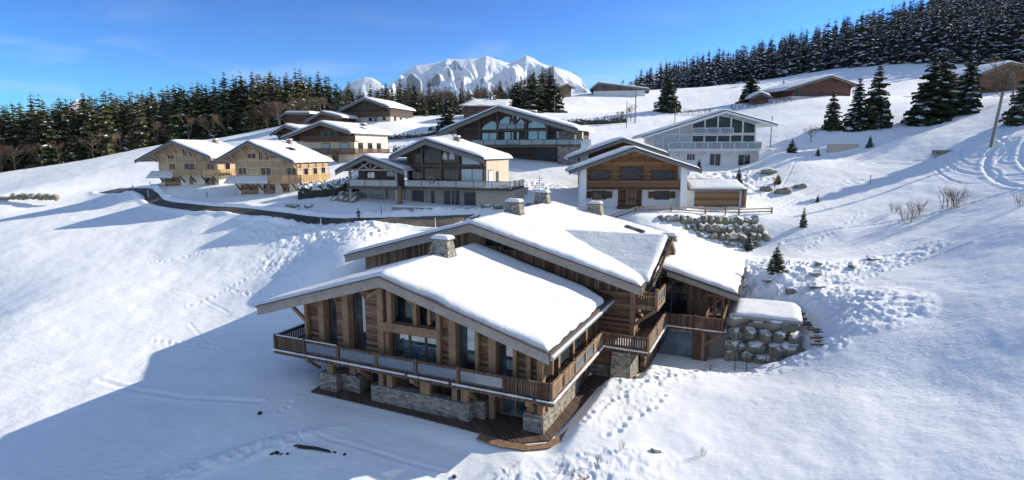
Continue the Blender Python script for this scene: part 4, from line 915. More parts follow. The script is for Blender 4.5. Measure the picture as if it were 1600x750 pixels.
# ---- two pale chalets
def pale_chalet(H, g, D, seed, skylight=False):
    o = H.o; base = g['base']
    zf = H.z(g['floor']); xl, xr = H.x(g['wl']), H.x(g['wr'])
    r = H.roof(g['roof'], -1.9, D+1.0, 'grey_fascia', .55, .35, seed=seed, under='pale_planks')
    rf = H.rf; ap = H.P[1][0]
    w_ = MB(); w_.poly_y([(xl, zf), (xr, zf), (xr, rf(xr)-.22), (ap, rf(ap)-.22), (xl, rf(xl)-.22)], 0, .25); w_.box(xr-.25, xr, .25, D, zf, rf(xr)-.2); w_.box(xl, xl+.25, .25, D, zf, rf(xl)-.2)
    w_.poly_y([(xl, zf), (xr, zf), (xr, rf(xr)-.22), (ap, rf(ap)-.22), (xl, rf(xl)-.22)], D-.25, D); w_.build('timber_wall', 'pale_planks', o)
    w_ = MB(); w_.box(xl+.1, xr-.1, .1, D, -3, zf); w_.build('plaster_wall', 'cream_plaster', o)
    # frame timbers
    t = MB()
    for px_ in g['studs']: x = H.x(px_); t.box(x-.12, x+.12, -.1, 0, zf, rf(x)-.25)
    for py_ in g['rails']:
        z = H.z(py_); a = xl if rf(xl) > z+.4 else xl+1.5; t.box(xl+.2, xr-.2, -.06, -.002, z-.1, z+.1)
    t.box(xl, xr, -.08, 0, zf-.05, zf+.2)
    for px_ in g['studs']:
        x = H.x(px_); t.beam((x, -.05, rf(x)-1.7), (x, -1.6, rf(x)-.35), .14, .16); t.beam((x, 0, rf(x)-.33), (x, -1.85, rf(x)-.33), .16, .2)
    t.beam((ap-.1, -.1, rf(ap)-.5), (ap-2.2, -.1, rf(ap)-2.6), .15, .18); t.beam((ap+.1, -.1, rf(ap)-.5), (ap+2.2, -.1, rf(ap)-2.6), .15, .18)
    t.beam((xl, -.4, rf(xl)-1.8), (xl-1.8, -.4, rf(xl-1.8)-.3), .15, .18); t.beam((xr, -.4, rf(xr)-1.6), (xr+1.2, -.4, rf(xr+1.2)-.3), .15, .18)
    for y in np.arange(1, D, 2.6): t.beam((xr, y, rf(xr)-1.6), (H.P[2][0]-.2, y, H.P[2][1]-.25), .14, .16)
    t.build('timber_frame', 'pale_beam', o)
    for a in g['windows']: H.window(*a, 0, 'pale_beam', 'window_glass')
    for a in g['low']: H.window(*a, .1, 'pale_beam', 'window_glass')
    H.door(*g['garage'], .1, 'garage_wood', 'garage_door')
    for a in g['doors']: H.door(*a, .1, 'garage_wood')
    # porch roof
    a, b_, zt, zb = g['porch']; p_ = MB(); X0, X1, Z1, Z0 = H.x(a), H.x(b_), H.z(zt), H.z(zb)
    p_.prism([(X0, -1.5, Z0-.12), (X1, -1.5, Z0-.12), (X1, 0, Z1-.12), (X0, 0, Z1-.12)], [(X0, -1.5, Z0), (X1, -1.5, Z0), (X1, 0, Z1), (X0, 0, Z1)])
    pr_ = p_.build('porch_roof', 'zinc', o)
    p_ = MB(); p_.prism([(X0+.05, -1.45, Z0+.01), (X1-.05, -1.45, Z0+.01), (X1-.05, -.02, Z1+.01), (X0+.05, -.02, Z1+.01)], [(X0+.1, -1.4, Z0+.2), (X1-.1, -1.4, Z0+.2), (X1-.1, -.04, Z1+.22), (X0+.1, -.04, Z1+.22)]); p_.build('porch_snow', 'snow_roof', pr_)
    # balcony
    bx = H.x(g['bal'][0]); zt = H.z(g['bal'][1]); hh = zt-zf
    b = MB(); b.box(bx, xr+1.3, -1.3, -.01, zf-.2, zf); b.box(xr+.002, xr+1.3, -.01, D*.8, zf-.2, zf)
    b.build('balcony', 'pale_rail', o)
    H.rail((bx, -1.25), (xr+1.25, -1.25), zf, hh, 'pale_rail'); H.rail((xr+1.25, -1.25), (xr+1.25, D*.8), zf, hh, 'pale_rail')
    b = MB()
    for x in np.linspace(H.x(g['wl'])+.6, xr-.4, 6): b.beam((x, .1, zf-1.5), (x, -1.2, zf-.25), .16, .2)
    b.build('brackets', 'dark_beam', o)
    for y in (2, 5.2, 8.2):
        if y+1.2 < D: H.side_window(y, y+1.3, zf+.3, zf+2.2, xr)
    H.chimney(ap+1.6, D*.75, .9, .45)
    if skylight:
        s_ = MB(); x0 = ap+3.4; s_.prism([(x0, 4, rf(x0)+.3), (x0+1, 4, rf(x0+1)+.3), (x0+1, 5.4, rf(x0+1)+.3), (x0, 5.4, rf(x0)+.3)], [(x0, 4, rf(x0)+.5), (x0+1, 4, rf(x0+1)+.5), (x0+1, 5.4, rf(x0+1)+.5), (x0, 5.4, rf(x0)+.5)]); s_.build('skylight', 'window_glass', o)
HA = House('chalet', 'pale timber chalet with grey bargeboards, leftmost of the houses, beside the forest edge', 'chalet', (-60.6, 108, -6.75), 9, 300, 293, .1212)
pale_chalet(HA, dict(base=293, floor=272, wl=251, wr=343, roof=[(226, 251), (285, 221), (343, 245)], studs=[252, 266, 279, 290, 309, 324, 342], rails=[254.5],
  windows=[(268, 277, 256, 265), (292, 307, 255.5, 264.5), (327, 337, 255.5, 264), (267, 276, 242.5, 248.5), (291, 296, 233.5, 244), (300, 305, 234, 244)],
  low=[(297, 302, 278, 287), (321, 336, 277.5, 291)], garage=(258, 282, 277, 294), doors=[(329, 332, 277, 292)], porch=(238, 279, 269, 277), bal=(279, 264.6)), 11, 11)
HB = House('chalet', 'pale timber chalet with tan garage door and roof window, second house from the left', 'chalet', (-41.47, 97, -7.55), 9, 420, 307, .1091)
pale_chalet(HB, dict(base=307, floor=284, wl=371, wr=467, roof=[(343, 255), (403, 222), (471, 252)], studs=[372, 389, 407, 427, 447, 466], rails=[262],
  windows=[(376, 388, 262.5, 273), (411, 426, 262, 273.5), (451, 465, 261.5, 272.5), (392, 404, 241, 248), (409, 415, 237, 250), (418.5, 424, 237, 250), (430, 440, 240, 247.5)],
  low=[(413, 420, 288, 304)], garage=(377, 404, 289, 308), doors=[(421, 430, 288, 306), (442, 452, 287, 306)], porch=(359, 427, 277, 285.5), bal=(427, 273)), 11, 12, True)

# ---- dark house with two gables (centre)
HD = House('house', 'grey-brown two-gabled house with glass balconies and concrete ground floor behind the road', 'house', (-12.4, 88, -8.3), 16, 675, 321, .0992)
H = HD; o = H.o
r = H.roof([(620, 244), (676, 218.5), (761, 246)], -2.2, 13, 'grey_fascia', .85, .4, seed=21, under='dark_planks'); H.chimney(H.x(676)+1.8, 6, .9, .5)
rf = H.rf; zf = H.z(291.5); xl, xr = H.x(640), H.x(757); ap = H.x(676)
wl_ = MB(); wl_.poly_y([(xl, zf), (xr, zf), (xr, rf(xr)-.22), (ap, rf(ap)-.22), (xl, rf(xl)-.22)], 0, .2); wl_.build('wall', 'dark_planks', o)
wl_ = MB(); wl_.box(xr-.2, xr+.05, .2, 12, zf, rf(xr)-.2); wl_.build('side_wall', 'beige_plaster', o)
wl_ = MB(); wl_.box(H.x(560), H.x(744), .3, 12, -3, zf-.25); wl_.build('plaster_wall', 'grey_plaster', o)
wl_ = MB(); wl_.box(H.x(744), H.x(800), -.6, .4, -3, zf-.25); wl_.box(H.x(800)-.4, H.x(800), .4, 8, -1, zf-.25); wl_.build('terrace_wall', 'beige_plaster', o)
wl_ = MB(); wl_.box(H.x(559), H.x(602), -.2, .298, -2, zf-.25); wl_.build('garage_wall', 'grey_plaster', o)
H.window(721, 753, 263.5, 290, 0, 'dark_beam', 'curtain', 1); H.window(641, 660, 264, 290, 0, 'dark_beam', 'window_glass', 1); H.window(664, 690, 264, 290, 0, 'dark_beam', 'window_glass', 2); H.window(692, 716, 264, 290, 0, 'dark_beam', 'window_glass', 1)
g_ = MB(); g_.poly_y([H.pt(p) for p in ((722, 256.5), (751, 256.5), (750, 250), (744, 244), (722, 240.5))], -.06, -.02); g_.build('curtained_glazing', 'curtain', o)
g_ = MB(); g_.poly_y([H.pt(p) for p in ((650, 254), (716, 254), (716, 237), (680, 229), (652, 241))], -.05, -.02); g_.build('gable_glazing', 'window_glass', o)
for a, b_ in ((693, 700), (703, 711)):
    g_ = MB(); c = (a+b_)/2; g_.poly_y([H.pt(p) for p in ((a, 249), (b_, 249), (b_, 243), (c+1, 238.5), (c-1, 238.5), (a, 243))], -.09, -.055); g_.build('arched_window', 'curtain', o)
t = MB()
for px_ in (640, 662, 691, 718, 755): x = H.x(px_); t.box(x-.16, x+.16, -.35, -.1, zf, rf(x)-.3)
t.box(H.x(640), H.x(756), -.3, -.1, H.z(260.5), H.z(257.5)); t.beam((H.x(718), -.2, rf(ap)-2), (H.x(705), -.2, rf(ap)-.8), .2, .25); t.beam((H.x(745), -.2, H.z(249)), (H.x(758), -.2, H.z(262)), .18, .2)
t.build('timber_frame', 'dark_beam', o)
b = MB(); b.box(H.x(640), H.x(798), -1.7, -.01, zf-.3, zf); b.box(H.x(757)+.06, H.x(798), -.01, 6, zf-.3, zf); b.build('balcony', 'dark_beam', o)
H.rail((H.x(640), -1.65), (H.x(797), -1.65), zf, 1.05, 'grey_fascia', 'glass', post=2.6); H.rail((H.x(797), -1.65), (H.x(797), 5.8), zf, 1.05, 'grey_fascia', 'glass', post=2.6)
b = MB(); b.box(H.x(752), H.x(778), -1.4, 1, zf+.005, zf+.12); b.build('balcony_snow', 'snow_roof', o)
for a in ((643, 661, 298, 318), (673, 677.5, 298, 318), (693, 702, 297.5, 318.5), (705, 708.5, 297, 318), (710.5, 716, 297, 318), (724, 743, 299, 320)): H.door(*a, .3, 'dark_door')
H.side_window(1.0, 3.2, zf+.3, zf+2.5, xr+.05, 'dark_beam', 'curtain'); H.side_window(5, 6, zf+.8, zf+2.2, xr+.05, 'dark_beam')
pl_ = MB(); pl_.box(H.x(631), H.x(638), -2.6, -2.1, -2, zf+.2); pl_.build('pillar', 'old_beam', o)
# left wing
r = H.roof([(538, 266), (586, 243), (646, 264)], -3.2, 9, 'grey_fascia', .8, .4, seed=22, under='dark_planks', poly=[(H.x(538), -3.2), (H.x(646), -3.2), (H.x(646), -.2), (H.x(640), 3), (H.x(600), 9), (H.x(538), 9)])
rf2 = H.rf
wl_ = MB(); xa, xb = H.x(558), H.x(632); wl_.box(xa, xb, -.1, .1, zf, H.z(268)); wl_.poly_y([(xa, H.z(268)), (xb, H.z(268)), (xb, rf2(xb)-.25), (H.x(586), rf2(H.x(586))-.25), (xa, rf2(xa)-.25)], -.1, .1); wl_.box(xa, xa+.2, .1, 8, zf, rf2(xa)-.25); wl_.build('wing_wall', 'dark_beam', o)
H.window(570, 585, 270, 279, -.1, 'dark_beam', 'window_bright'); H.window(605, 619, 269, 276, -.1, 'dark_beam', 'curtain', 0); 
b = MB(); b.box(xa-.2, xb+.3, -2.8, -.11, zf-.35, zf); b.build('wing_balcony', 'dark_beam', o)
H.rail((xa-.1, -2.75), (xb+.2, -2.75), zf, 1.1, 'grey_fascia', 'glass', post=2.8)
t = MB()
for x in (xa, xb): t.box(x-.17, x+.17, -2.75, -2.4, 0 if x > 0 else -2, H.z(264.5)); 
t.box(xa, xb, -2.7, -2.45, H.z(266.5), H.z(264)); c = H.x(592)
for dx in (-1.6, 0, 1.6): t.beam((c+dx*.15, -2.6, H.z(265)), (c+dx, -2.6, rf2(c)-1.0), .16, .2)
t.beam((xa+1.3, -2.6, H.z(265)), (c-.3, -2.6, rf2(c)-.9), .18, .22); t.beam((xb-1.3, -2.6, H.z(265)), (c+.3, -2.6, rf2(c)-.9), .18, .22)
t.beam((xa, -2.6, H.z(273)), (xa+1.1, -2.6, H.z(265)), .15, .18); t.beam((xb, -2.6, H.z(273)), (xb-1.1, -2.6, H.z(265)), .15, .18)
t.build('truss', 'grey_beam', o)
H.door(576.5, 598, 304.5, 323, -.2, 'grey_door', 'garage_door'); H.door(564, 571, 304, 323, -.2, 'grey_door'); H.door(606, 631, 297, 320, .3, 'grey_plaster', 'wall_panel')
b = MB(); b.box(H.x(632), H.x(728), -4.4, -2.2, -.6, .12); ts = b.build('terrace', 'grey_plaster', o); snow_slab(ts, H.x(632), H.x(728), -4.4, -2.2, .12, .25)
b = MB(); 
ring_c = (H.x(682), -1.75, H.z(280)); pts_ = [(ring_c[0]+.5*math.cos(a), -1.8, ring_c[2]+.5*math.sin(a)) for a in np.linspace(0, 2*math.pi, 17)]; b.tube(pts_, .05, 5); b.build('ring_ornament', 'zinc', o)

# ---- glazed house up the slope (C)
H = HC = House('house', 'broad dark house with a big glazed gable, balcony and stone base, below the distant peaks', 'house', (-1.91, 114, -1.8), 20, 785, 251, .127); o = H.o
r = H.roof([(690, 206), (786, 169.5), (901, 204)], -2.5, 13, 'grey_fascia', .9, .5, seed=31, under='dark_planks')
rf = H.rf; zf = H.z(227.5); xl, xr = H.x(712), H.x(893); ap = H.x(786)
w_ = MB(); w_.poly_y([(xl, -3), (H.x(750), -3), (H.x(750), rf(H.x(750))-.22), (xl, rf(xl)-.22)], 0, .2); w_.build('timber_wall', 'dark_planks', o)
w_ = MB(); w_.poly_y([(H.x(750), zf), (xr, zf), (xr, rf(xr)-.22), (ap, rf(ap)-.22), (H.x(750), rf(H.x(750))-.22)], .2, .4); w_.box(xr-.2, xr, .4, 12, -3, rf(xr)-.25); w_.build('wall', 'dark_planks', o)
for i, (a, b_, c, d_) in enumerate(((751, 763, 208, 221), (764, 775.5, 208, 221), (788, 797, 207, 221), (799, 810, 207, 221), (824.5, 838, 206, 219), (839.5, 852, 206, 219), (866, 871, 207, 217))): H.window(a, b_, c, d_, .2, 'dark_beam', 'window_bright' if i < 6 else 'curtain', 0)
for p_ in (((752, 202.5), (776, 202.5), (776, 192), (768, 190), (757, 196)), ((780, 197), (796, 197), (796, 184), (789, 184), (781, 190)), ((798, 197), (820, 197), (820, 190), (813, 183), (800, 182)), ((824.5, 201), (851, 201), (846, 193), (838, 188), (826, 185))):
    g_ = MB(); g_.poly_y([H.pt(q) for q in p_], .1, .14); g_.build('arched_glazing', 'window_bright', o)
t = MB()
for px_ in (750, 778, 804, 822, 853): x = H.x(px_); t.box(x-.22, x+.22, -.3, .2, zf, rf(x)-.3)
t.box(H.x(750), H.x(854), -.25, .18, H.z(205.5), H.z(202.8)); t.box(H.x(778), H.x(822), -.6, .18, H.z(205), H.z(203))
for px_, s_ in ((804, -1), (804, 1), (822, 1), (822, -1), (778, -1)): x = H.x(px_); t.beam((x, -.1, H.z(195)), (x+s_*1.6, -.1, rf(x+s_*1.6)-.5), .2, .25)
t.beam((xl, -.3, H.z(215)), (xl-1.6, -.3, rf(xl-1.6)-.3), .18, .2); t.build('timber_frame', 'dark_beam', o)
b = MB(); b.box(H.x(743), H.x(908), -2, -.01, zf-.25, zf); b.build('balcony', 'dark_beam', o)
H.rail((H.x(743), -1.95), (H.x(907), -1.95), zf, 1.1, 'dark_metal', 'glass', post=2.6); H.rail((H.x(907), -1.95), (H.x(907), 5), zf, 1.1, 'dark_metal', 'glass', post=2.6)
H.rail((H.x(781), -.65), (H.x(820), -.65), H.z(203), 1.0, 'dark_metal', 'glass', post=2.0)
w_ = MB(); w_.box(H.x(872), H.x(905), -1.8, 10, -3, zf-.25); w_.build('stone_wall', 'masonry_dark', o)
w_ = MB(); w_.box(H.x(750), H.x(872), 1, 10, -3, zf-.25); w_.build('plaster_wall', 'dark_planks', o); H.door(828, 866, 231, 249, 1, 'dark_door', 'garage_door')
w_ = MB(); w_.box(H.x(870), H.x(893), -.3, 6, zf, rf(xr)-.6); w_.build('side_wall', 'masonry_dark', o)
H.chimney(ap+4.5, 6, .7, .5); 
w_ = MB(); w_.box(H.x(893)-.1, H.x(893)+.9, 2, 3, zf, rf(xr)-.4); w_.build('pillar', 'beige_plaster', o)

# ---- brown and white chalet (K)
H = HK = House('chalet', 'brown timber chalet with white lower floors and balconies, right behind the two pale chalets', 'chalet', (-39.38, 124, -1.9), 20, 515, 251, .1382); o = H.o
r = H.roof([(447, 217), (514, 193), (558, 208)], -2.2, 14, 'grey_fascia', .6, .5, seed=41, under='dark_planks')
rf = H.rf; zf = H.z(240); zu = H.z(221); xl, xr = H.x(468), H.x(554); ap = H.x(514); D = 13
w_ = MB(); w_.poly_y([(xl, zu), (xr, zu), (xr, rf(xr)-.22), (ap, rf(ap)-.22), (xl, rf(xl)-.22)], 0, .2); w_.box(xr-.2, xr, .2, D, zu+2.0, rf(xr)-.2); w_.build('timber_wall', 'brown_planks', o)
w_ = MB(); w_.box(xl, xr-.01, .05, D, -3, zu); w_.box(xr-.21, xr-.01, .2, D, zu, zu+2); w_.build('plaster_wall', 'cream_plaster', o)
for a in ((514, 519, 205.5, 213), (524, 529, 205.5, 213), (503, 508, 206, 213), (545, 549, 206, 211)): H.window(*a, 0, 'dark_beam', 'window_glass', 0)
for a in ((505, 516, 225, 232), (533, 545, 224, 232)): H.window(*a, .05, 'dark_beam', 'curtain', 0)
for a in ((488, 496, 242, 249), (520, 528, 243, 250)): H.window(*a, .05, 'dark_beam', 'window_glass', 0)
for zz, yy in ((zf, -1.5), (zu, -1.2)):
    b = MB(); b.box(xl+2, xr+1.2, yy, -.01, zz-.2, zz); b.box(xr+.002, xr+1.2, -.01, D*.9, zz-.2, zz) if zz == zf else None; b.build('balcony', 'brown_planks', o); H.rail((xl+2, yy), (xr+1.1, yy), zz, 1.0, 'shutter_brown', gap=.3)
H.rail((xr+1.15, -1.5), (xr+1.15, D*.9), zf, 1.0, 'shutter_brown', gap=.3)
for y in (1.5, 5, 8.5): H.side_window(y, y+1.5, zf+.2, zf+2.2, xr, 'dark_beam'); H.side_window(y, y+1.2, zf-2.2, zf-.8, xr, 'dark_beam')
t = MB()
for px_ in (480, 500, 533, 550): x = H.x(px_); t.beam((x, 0, rf(x)-1.4), (x, -1.9, rf(x)-.35), .18, .2)
t.box(H.x(533)-.15, H.x(533)+.15, -1.4, -1.1, -2, zf); t.build('brackets', 'dark_beam', o)
H.chimney(ap+3, 9, .8, .6); H.chimney(ap+5.5, 5, .5, .6)

# ---- white house with glazed front (E)
H = HE = House('house', 'white painted house with glazed gable and long railed balcony, on the right below the field', 'house', (35.81, 107, -2.6), 4, 1100, 258, .1194); o = H.o
r = H.roof([(997, 213.5), (1122, 175), (1200, 196)], -3, 11, 'white_paint', .5, .35, seed=51, under='white_planks')
rf = H.rf; zf = H.z(233); xl, xr = H.x(1018), H.x(1177); ap = H.x(1122); zm = H.z(209.5)
w_ = MB(); w_.poly_y([(xl, zf), (xr, zf), (xr, rf(xr)-.22), (ap, rf(ap)-.22), (xl, rf(xl)-.22)], 0, .2); w_.build('timber_wall', 'white_planks', o)
w_ = MB(); w_.box(H.x(1040), xr, .1, 10, -3, zf); w_.box(xl, H.x(1040), .3, 10, -3, zf); w_.box(xr-.2, xr, .2, 10, zf, rf(xr)-.25); w_.box(xl, xl+.2, .2, 10, zf, rf(xl)-.25); w_.build('plaster_wall', 'white_plaster', o)
def slope_win(x0, x1, yb, pane='window_glass'):
    X0, X1, z0 = H.x(x0), H.x(x1), H.z(yb)
    g_ = MB(); g_.poly_y([(X0, z0), (X1, z0), (X1, rf(X1)-.75), (X0, rf(X0)-.75)], -.05, -.01); g_.build('sloped_glazing', pane, o)
for a, b_ in ((1080, 1096.5), (1099, 1117.5), (1119.5, 1137), (1139.5, 1155.5), (1158, 1175)): slope_win(a, b_, 207 if a > 1138 or a < 0 else 207)
for a, b_ in ((1020, 1033), (1035.5, 1057)): slope_win(a, b_, 221, 'curtain')
for i, (a, b_) in enumerate(((1061, 1077), (1080, 1096.5), (1099, 1117.5), (1119.5, 1137), (1139.5, 1155.5), (1158, 1175))): H.window(a, b_, 211.5, 231, 0, 'white_paint', 'window_glass' if i else 'curtain', 0, fw=.06)
t = MB()
for px_ in (1018, 1034, 1058.5, 1078.5, 1098, 1118, 1138, 1156.5, 1176): x = H.x(px_); t.box(x-.13, x+.13, -.22, -.05, zf, rf(x)-.25); t.beam((x, -.1, rf(x)-.42), (x, -2.8, rf(x)-.42), .16, .24)
t.box(xl, xr, -.2, -.06, zm-.12, zm+.12); t.build('timber_frame', 'white_paint', o)
b = MB(); b.box(H.x(1040), H.x(1182), -2, -.01, zf-.25, zf); b.box(H.x(1079), H.x(1140), -1, -.06, zm-.3, zm-.13); b.build('balcony', 'white_paint', o)
H.rail((H.x(1040), -1.95), (H.x(1181), -1.95), zf, 1.35, 'white_paint', 'glass', post=2.3); H.rail((H.x(1079), -.95), (H.x(1140), -.95), zm, 1.1, 'white_paint', 'glass', post=2.3); H.rail((H.x(1181), -1.95), (H.x(1181), 2), zf, 1.35, 'white_paint', 'glass')
H.door(1109, 1116, 240, 257.5, .1, 'window_glass', 'glass_door'); H.door(1117.5, 1125, 240, 257.5, .1, 'window_glass', 'glass_door'); H.window(1153, 1171, 241, 257, .1, 'white_paint', 'window_glass'); H.window(1073, 1085, 240, 249, .1, 'white_paint', 'window_glass', 2)
t = MB()
for px_ in (1060, 1098, 1138, 1165): x = H.x(px_); t.beam((x, .1, zf-1.2), (x, -1.6, zf-.3), .14, .16)
t.build('brackets', 'white_paint', o)
b = MB(); b.poly_z([(H.x(1177), -2.5), (H.x(1203), -1), (H.x(1203), 6), (H.x(1177), 6)], -3, zf-.1); tr_ = b.build('side_terrace', 'white_plaster', o); snow_slab(tr_, H.x(1177), H.x(1202), -1.6, 6, zf-.1, .4)

# ---- timber and white chalet with pillars (F)
H = HF = House('chalet', 'honey-brown timber chalet with white corner pillars and shuttered windows above the long boulder wall', 'chalet', (16.5, 79, -7.95), 2, 985, 326.5, .0892); o = H.o
r = H.roof([(886, 266), (983, 231), (1086, 264)], -2.2, 6, 'grey_fascia', .55, .3, seed=61, under='honey_planks')
rf = H.rf; zf = H.z(293); xl, xr = H.x(910), H.x(1062); ap = H.x(983)
w_ = MB(); w_.poly_y([(xl, zf), (xr, zf), (xr, rf(xr)-.22), (ap, rf(ap)-.22), (xl, rf(xl)-.22)], 0, .2); w_.box(xr-.2, xr, .2, 9, zf, rf(xr)-.2); w_.box(xl, xl+.2, .2, 9, zf, rf(xl)-.2); w_.build('timber_wall', 'honey_planks', o)
w_ = MB(); w_.box(xl, H.x(965), .05, 9, -3, zf); w_.box(H.x(1003), xr, .05, 9, -3, zf); w_.box(H.x(965), H.x(1003), .6, 1, -1, zf); w_.build('plaster_wall', 'white_plaster', o)
for a, s_ in ((904.5, 1), (1056.5, -1)):
    X0 = H.x(a); X1 = H.x(a+9); p_ = MB(); lo0, lo1 = (X0-.25, X1) if s_ > 0 else (X0, X1+.25)
    p_.prism([(lo0, -2.0, -2), (lo1, -2.0, -2), (lo1, .6, -2), (lo0, .6, -2)], [(X0, -1.6, rf(X0)-.25), (X1, -1.6, rf(X1)-.25), (X1, .6, rf(X1)-.25), (X0, .6, rf(X0)-.25)]); p_.build('pillar', 'white_plaster', o)
b = MB(); b.box(H.x(914), H.x(1056), -1.6, -.01, zf-.15, zf+.02); b.build('balcony', 'brown_planks', o)
H.rail((H.x(914), -1.55), (H.x(1056), -1.55), zf, 1.1, 'brown_planks', 'board', post=4.2)
H.window(922, 950, 266.5, 279.5, 0, 'brown_planks', 'window_glass', 0); H.window(970, 1000, 263, 280, 0, 'brown_planks', 'window_glass', 0, fw=.3); H.window(1017, 1049, 266.5, 279.5, 0, 'brown_planks', 'window_glass', 0)
for a, b_ in ((926, 945), (1023, 1043)):
    H.window(a, b_, 299, 309.5, .05, 'shutter_brown', 'window_glass', 1, fw=.15)
    for x0, x1 in ((a-11, a-2), (b_+2, b_+11)): s_ = MB(); H.fbox(s_, x0, x1, 298.5, 309, -.06, .03); s_.build('shutter', 'shutter_brown', o)
H.door(980, 993, 296, 321, .6, 'garage_wood'); d_ = MB(); H.fbox(d_, 966, 979, 295, 321, .5, .58); H.fbox(d_, 994, 1002, 295, 321, .5, .58); d_.build('door_surround', 'brown_planks', o)
d_ = MB(); H.fbox(d_, 963, 1004, 321, 326, -1.2, .6); d_.build('doorstep', 'roof_tiles', o)
t = MB()
for px_ in (914, 957, 1008, 1056): x = H.x(px_); t.box(x-.12, x+.12, -.1, 0, zf, rf(x)-.25)
for px_ in (935, 957, 983, 1008, 1032): x = H.x(px_); t.beam((x, -.05, rf(x)-.42), (x, -2.1, rf(x)-.42), .2, .28); t.beam((x, -.05, rf(x)-1.2), (x, -1.1, rf(x)-.5), .14, .16)
t.build('timber_frame', 'old_beam', o)
# rear roof
H.roof([(891, 247.5), (983, 215.5), (1061, 241)], 7, 17, 'grey_fascia', .55, .35, seed=62, under='brown_planks')
rf = H.rf; w_ = MB(); xa, xb = H.x(910), H.x(1050); w_.poly_y([(xa, 0), (xb, 0), (xb, rf(xb)-.25), (H.x(983), rf(H.x(983))-.25), (xa, rf(xa)-.25)], 8.5, 8.7); w_.box(xb-.2, xb, 8.7, 16, 0, rf(xb)-.25); w_.build('rear_wall', 'red_planks', o)
c = MB(); cx_ = H.x(920); c.prism([(cx_-.9, 8, 3), (cx_+.9, 8, 3), (cx_+.9, 9.6, 3), (cx_-.9, 9.6, 3)], [(cx_-.45, 8.4, H.z(222)), (cx_+.45, 8.4, H.z(222)), (cx_+.45, 9.3, H.z(222)), (cx_-.45, 9.3, H.z(222))]); c.box(cx_-.6, cx_+.6, 8.2, 9.5, H.z(222)+.02, H.z(221)+.1); c.build('chimney', 'white_plaster', o)
# lean-to garage
w_ = MB(); w_.box(H.x(1066), H.x(1167), 1.4, 6, -2, H.z(296)); w_.build('garage_wall', 'white_plaster', o)
H.door(1088, 1158, 299, 326, 1.4, 'garage_wood', 'garage_door')
Xa, Xb = H.x(1078), H.x(1167); w_ = MB(); w_.prism([(Xa-.2, .4, H.z(297)), (Xb, .4, H.z(297)), (Xb+.1, 5, H.z(284)), (Xa+.2, 5, H.z(284))], [(Xa-.2, .4, H.z(297)+.14), (Xb, .4, H.z(297)+.14), (Xb+.1, 5, H.z(284)+.14), (Xa+.2, 5, H.z(284)+.14)]); gr_ = w_.build('garage_roof', 'dark_beam', o)
za, zb_ = H.z(297)+.14, H.z(284)+.14
snow_cover([(Xa, .5), (Xb-.1, .5), (Xb-.1, 4.7), (Xa+.1, 4.7)], lambda X, Y: za+(zb_-za)*(Y-.4)/4.6, .25, .3, gr_, 7, .3, 'garage_snow')
w_ = MB(); w_.box(Xa, Xb+.2, 4.9, 5.1, H.z(284), H.z(281)); w_.box(H.x(1162), H.x(1166), .5, 1.3, -1, H.z(297)); w_.build('garage_beam', 'old_beam', o)

# ---- farther houses
def far_house(name, label, loc, deg, ax, ay, sc, rp, y1, wl, wr, base, up='brown_planks', low=None, zlow=None, wins=(), lwins=(), bal=None, over=1.6, fascia='grey_fascia', fh=.6, snow=.5, seed=1, under='dark_planks', chim=None, side=(), depth=None, balm='shutter_brown', cat='chalet'):
    H = House(name, label, cat, loc, deg, ax, ay, sc); o = H.o
    H.roof(rp, -over, y1, fascia, fh, snow, seed=seed, under=under, cell=.7); rf = H.rf; P_ = H.P
    xl, xr = H.x(wl), H.x(wr); D = y1-1; zb = H.z(base); z0 = H.z(zlow) if zlow else zb
    pts = [(xl, z0), (xr, z0), (xr, rf(xr)-.22)] + [(p[0], p[1]-.22) for p in P_[::-1] if xl < p[0] < xr] + [(xl, rf(xl)-.22)]
    w_ = MB(); w_.poly_y(pts, 0, .2); w_.box(xr-.2, xr, .2, D, z0, rf(xr)-.2); w_.box(xl, xl+.2, .2, D, z0, rf(xl)-.2); w_.poly_y(pts, D-.2, D); w_.build('timber_wall', up, o)
    w_ = MB(); w_.box(xl+.03, xr-.03, .05, D-.05, zb-4, z0-.003); w_.build('base_wall', low or up, o)
    for a in wins: H.window(*a, 0, 'dark_beam', 'window_glass', 0, fw=.1)
    for a in lwins: H.window(*a, .05, 'dark_beam', 'window_glass', 0, fw=.1)
    if bal:
        a, b_, zz = bal; z = H.z(zz); q = MB(); q.box(H.x(a), H.x(b_), -1.3, -.01, z-.2, z); q.build('balcony', balm, o); H.rail((H.x(a), -1.25), (H.x(b_), -1.25), z, 1.05, balm, gap=.3, post=3)
    t = MB()
    for x in np.linspace(xl+.3, xr-.3, 5): t.beam((x, 0, rf(x)-.4), (x, -over+.05, rf(x)-.4), .2, .25); t.beam((x, 0, rf(x)-1.5), (x, -over+.3, rf(x)-.5), .16, .18)
    t.build('brackets', 'dark_beam', o)
    for y, z in side: H.side_window(y, y+1.2, H.z(z), H.z(z)+1.2, xr, 'dark_beam')
    if chim: H.chimney(H.x(chim[0]), chim[1], chim[2], .5)
    return H
far_house('chalet', 'dark timber chalet with cream lower walls highest on the left, in front of the conifers', (-42.67, 172, 8.8), 18, 575, 190, .1897, [(532, 173.5), (575, 154.5), (612, 168.5)], 15, 538, 610, 193, 'dark_planks', 'cream_plaster', 183,
  [(568, 571, 163, 167), (578, 581, 163, 167)], [(577, 581, 184.5, 189), (585, 589, 184.5, 189), (598, 602, 184, 188)], (545, 612, 181), seed=71, side=((2, 189), (5.5, 189), (9, 189)))
far_house('house', 'small low house with a snowy gable tucked left of the highest dark chalet', (-54, 166, 8.6), 14, 515, 187, .184, [(489, 188.5), (518, 173), (549, 181)], 10, 495, 541, 196, 'brown_planks', seed=72, cat='house')
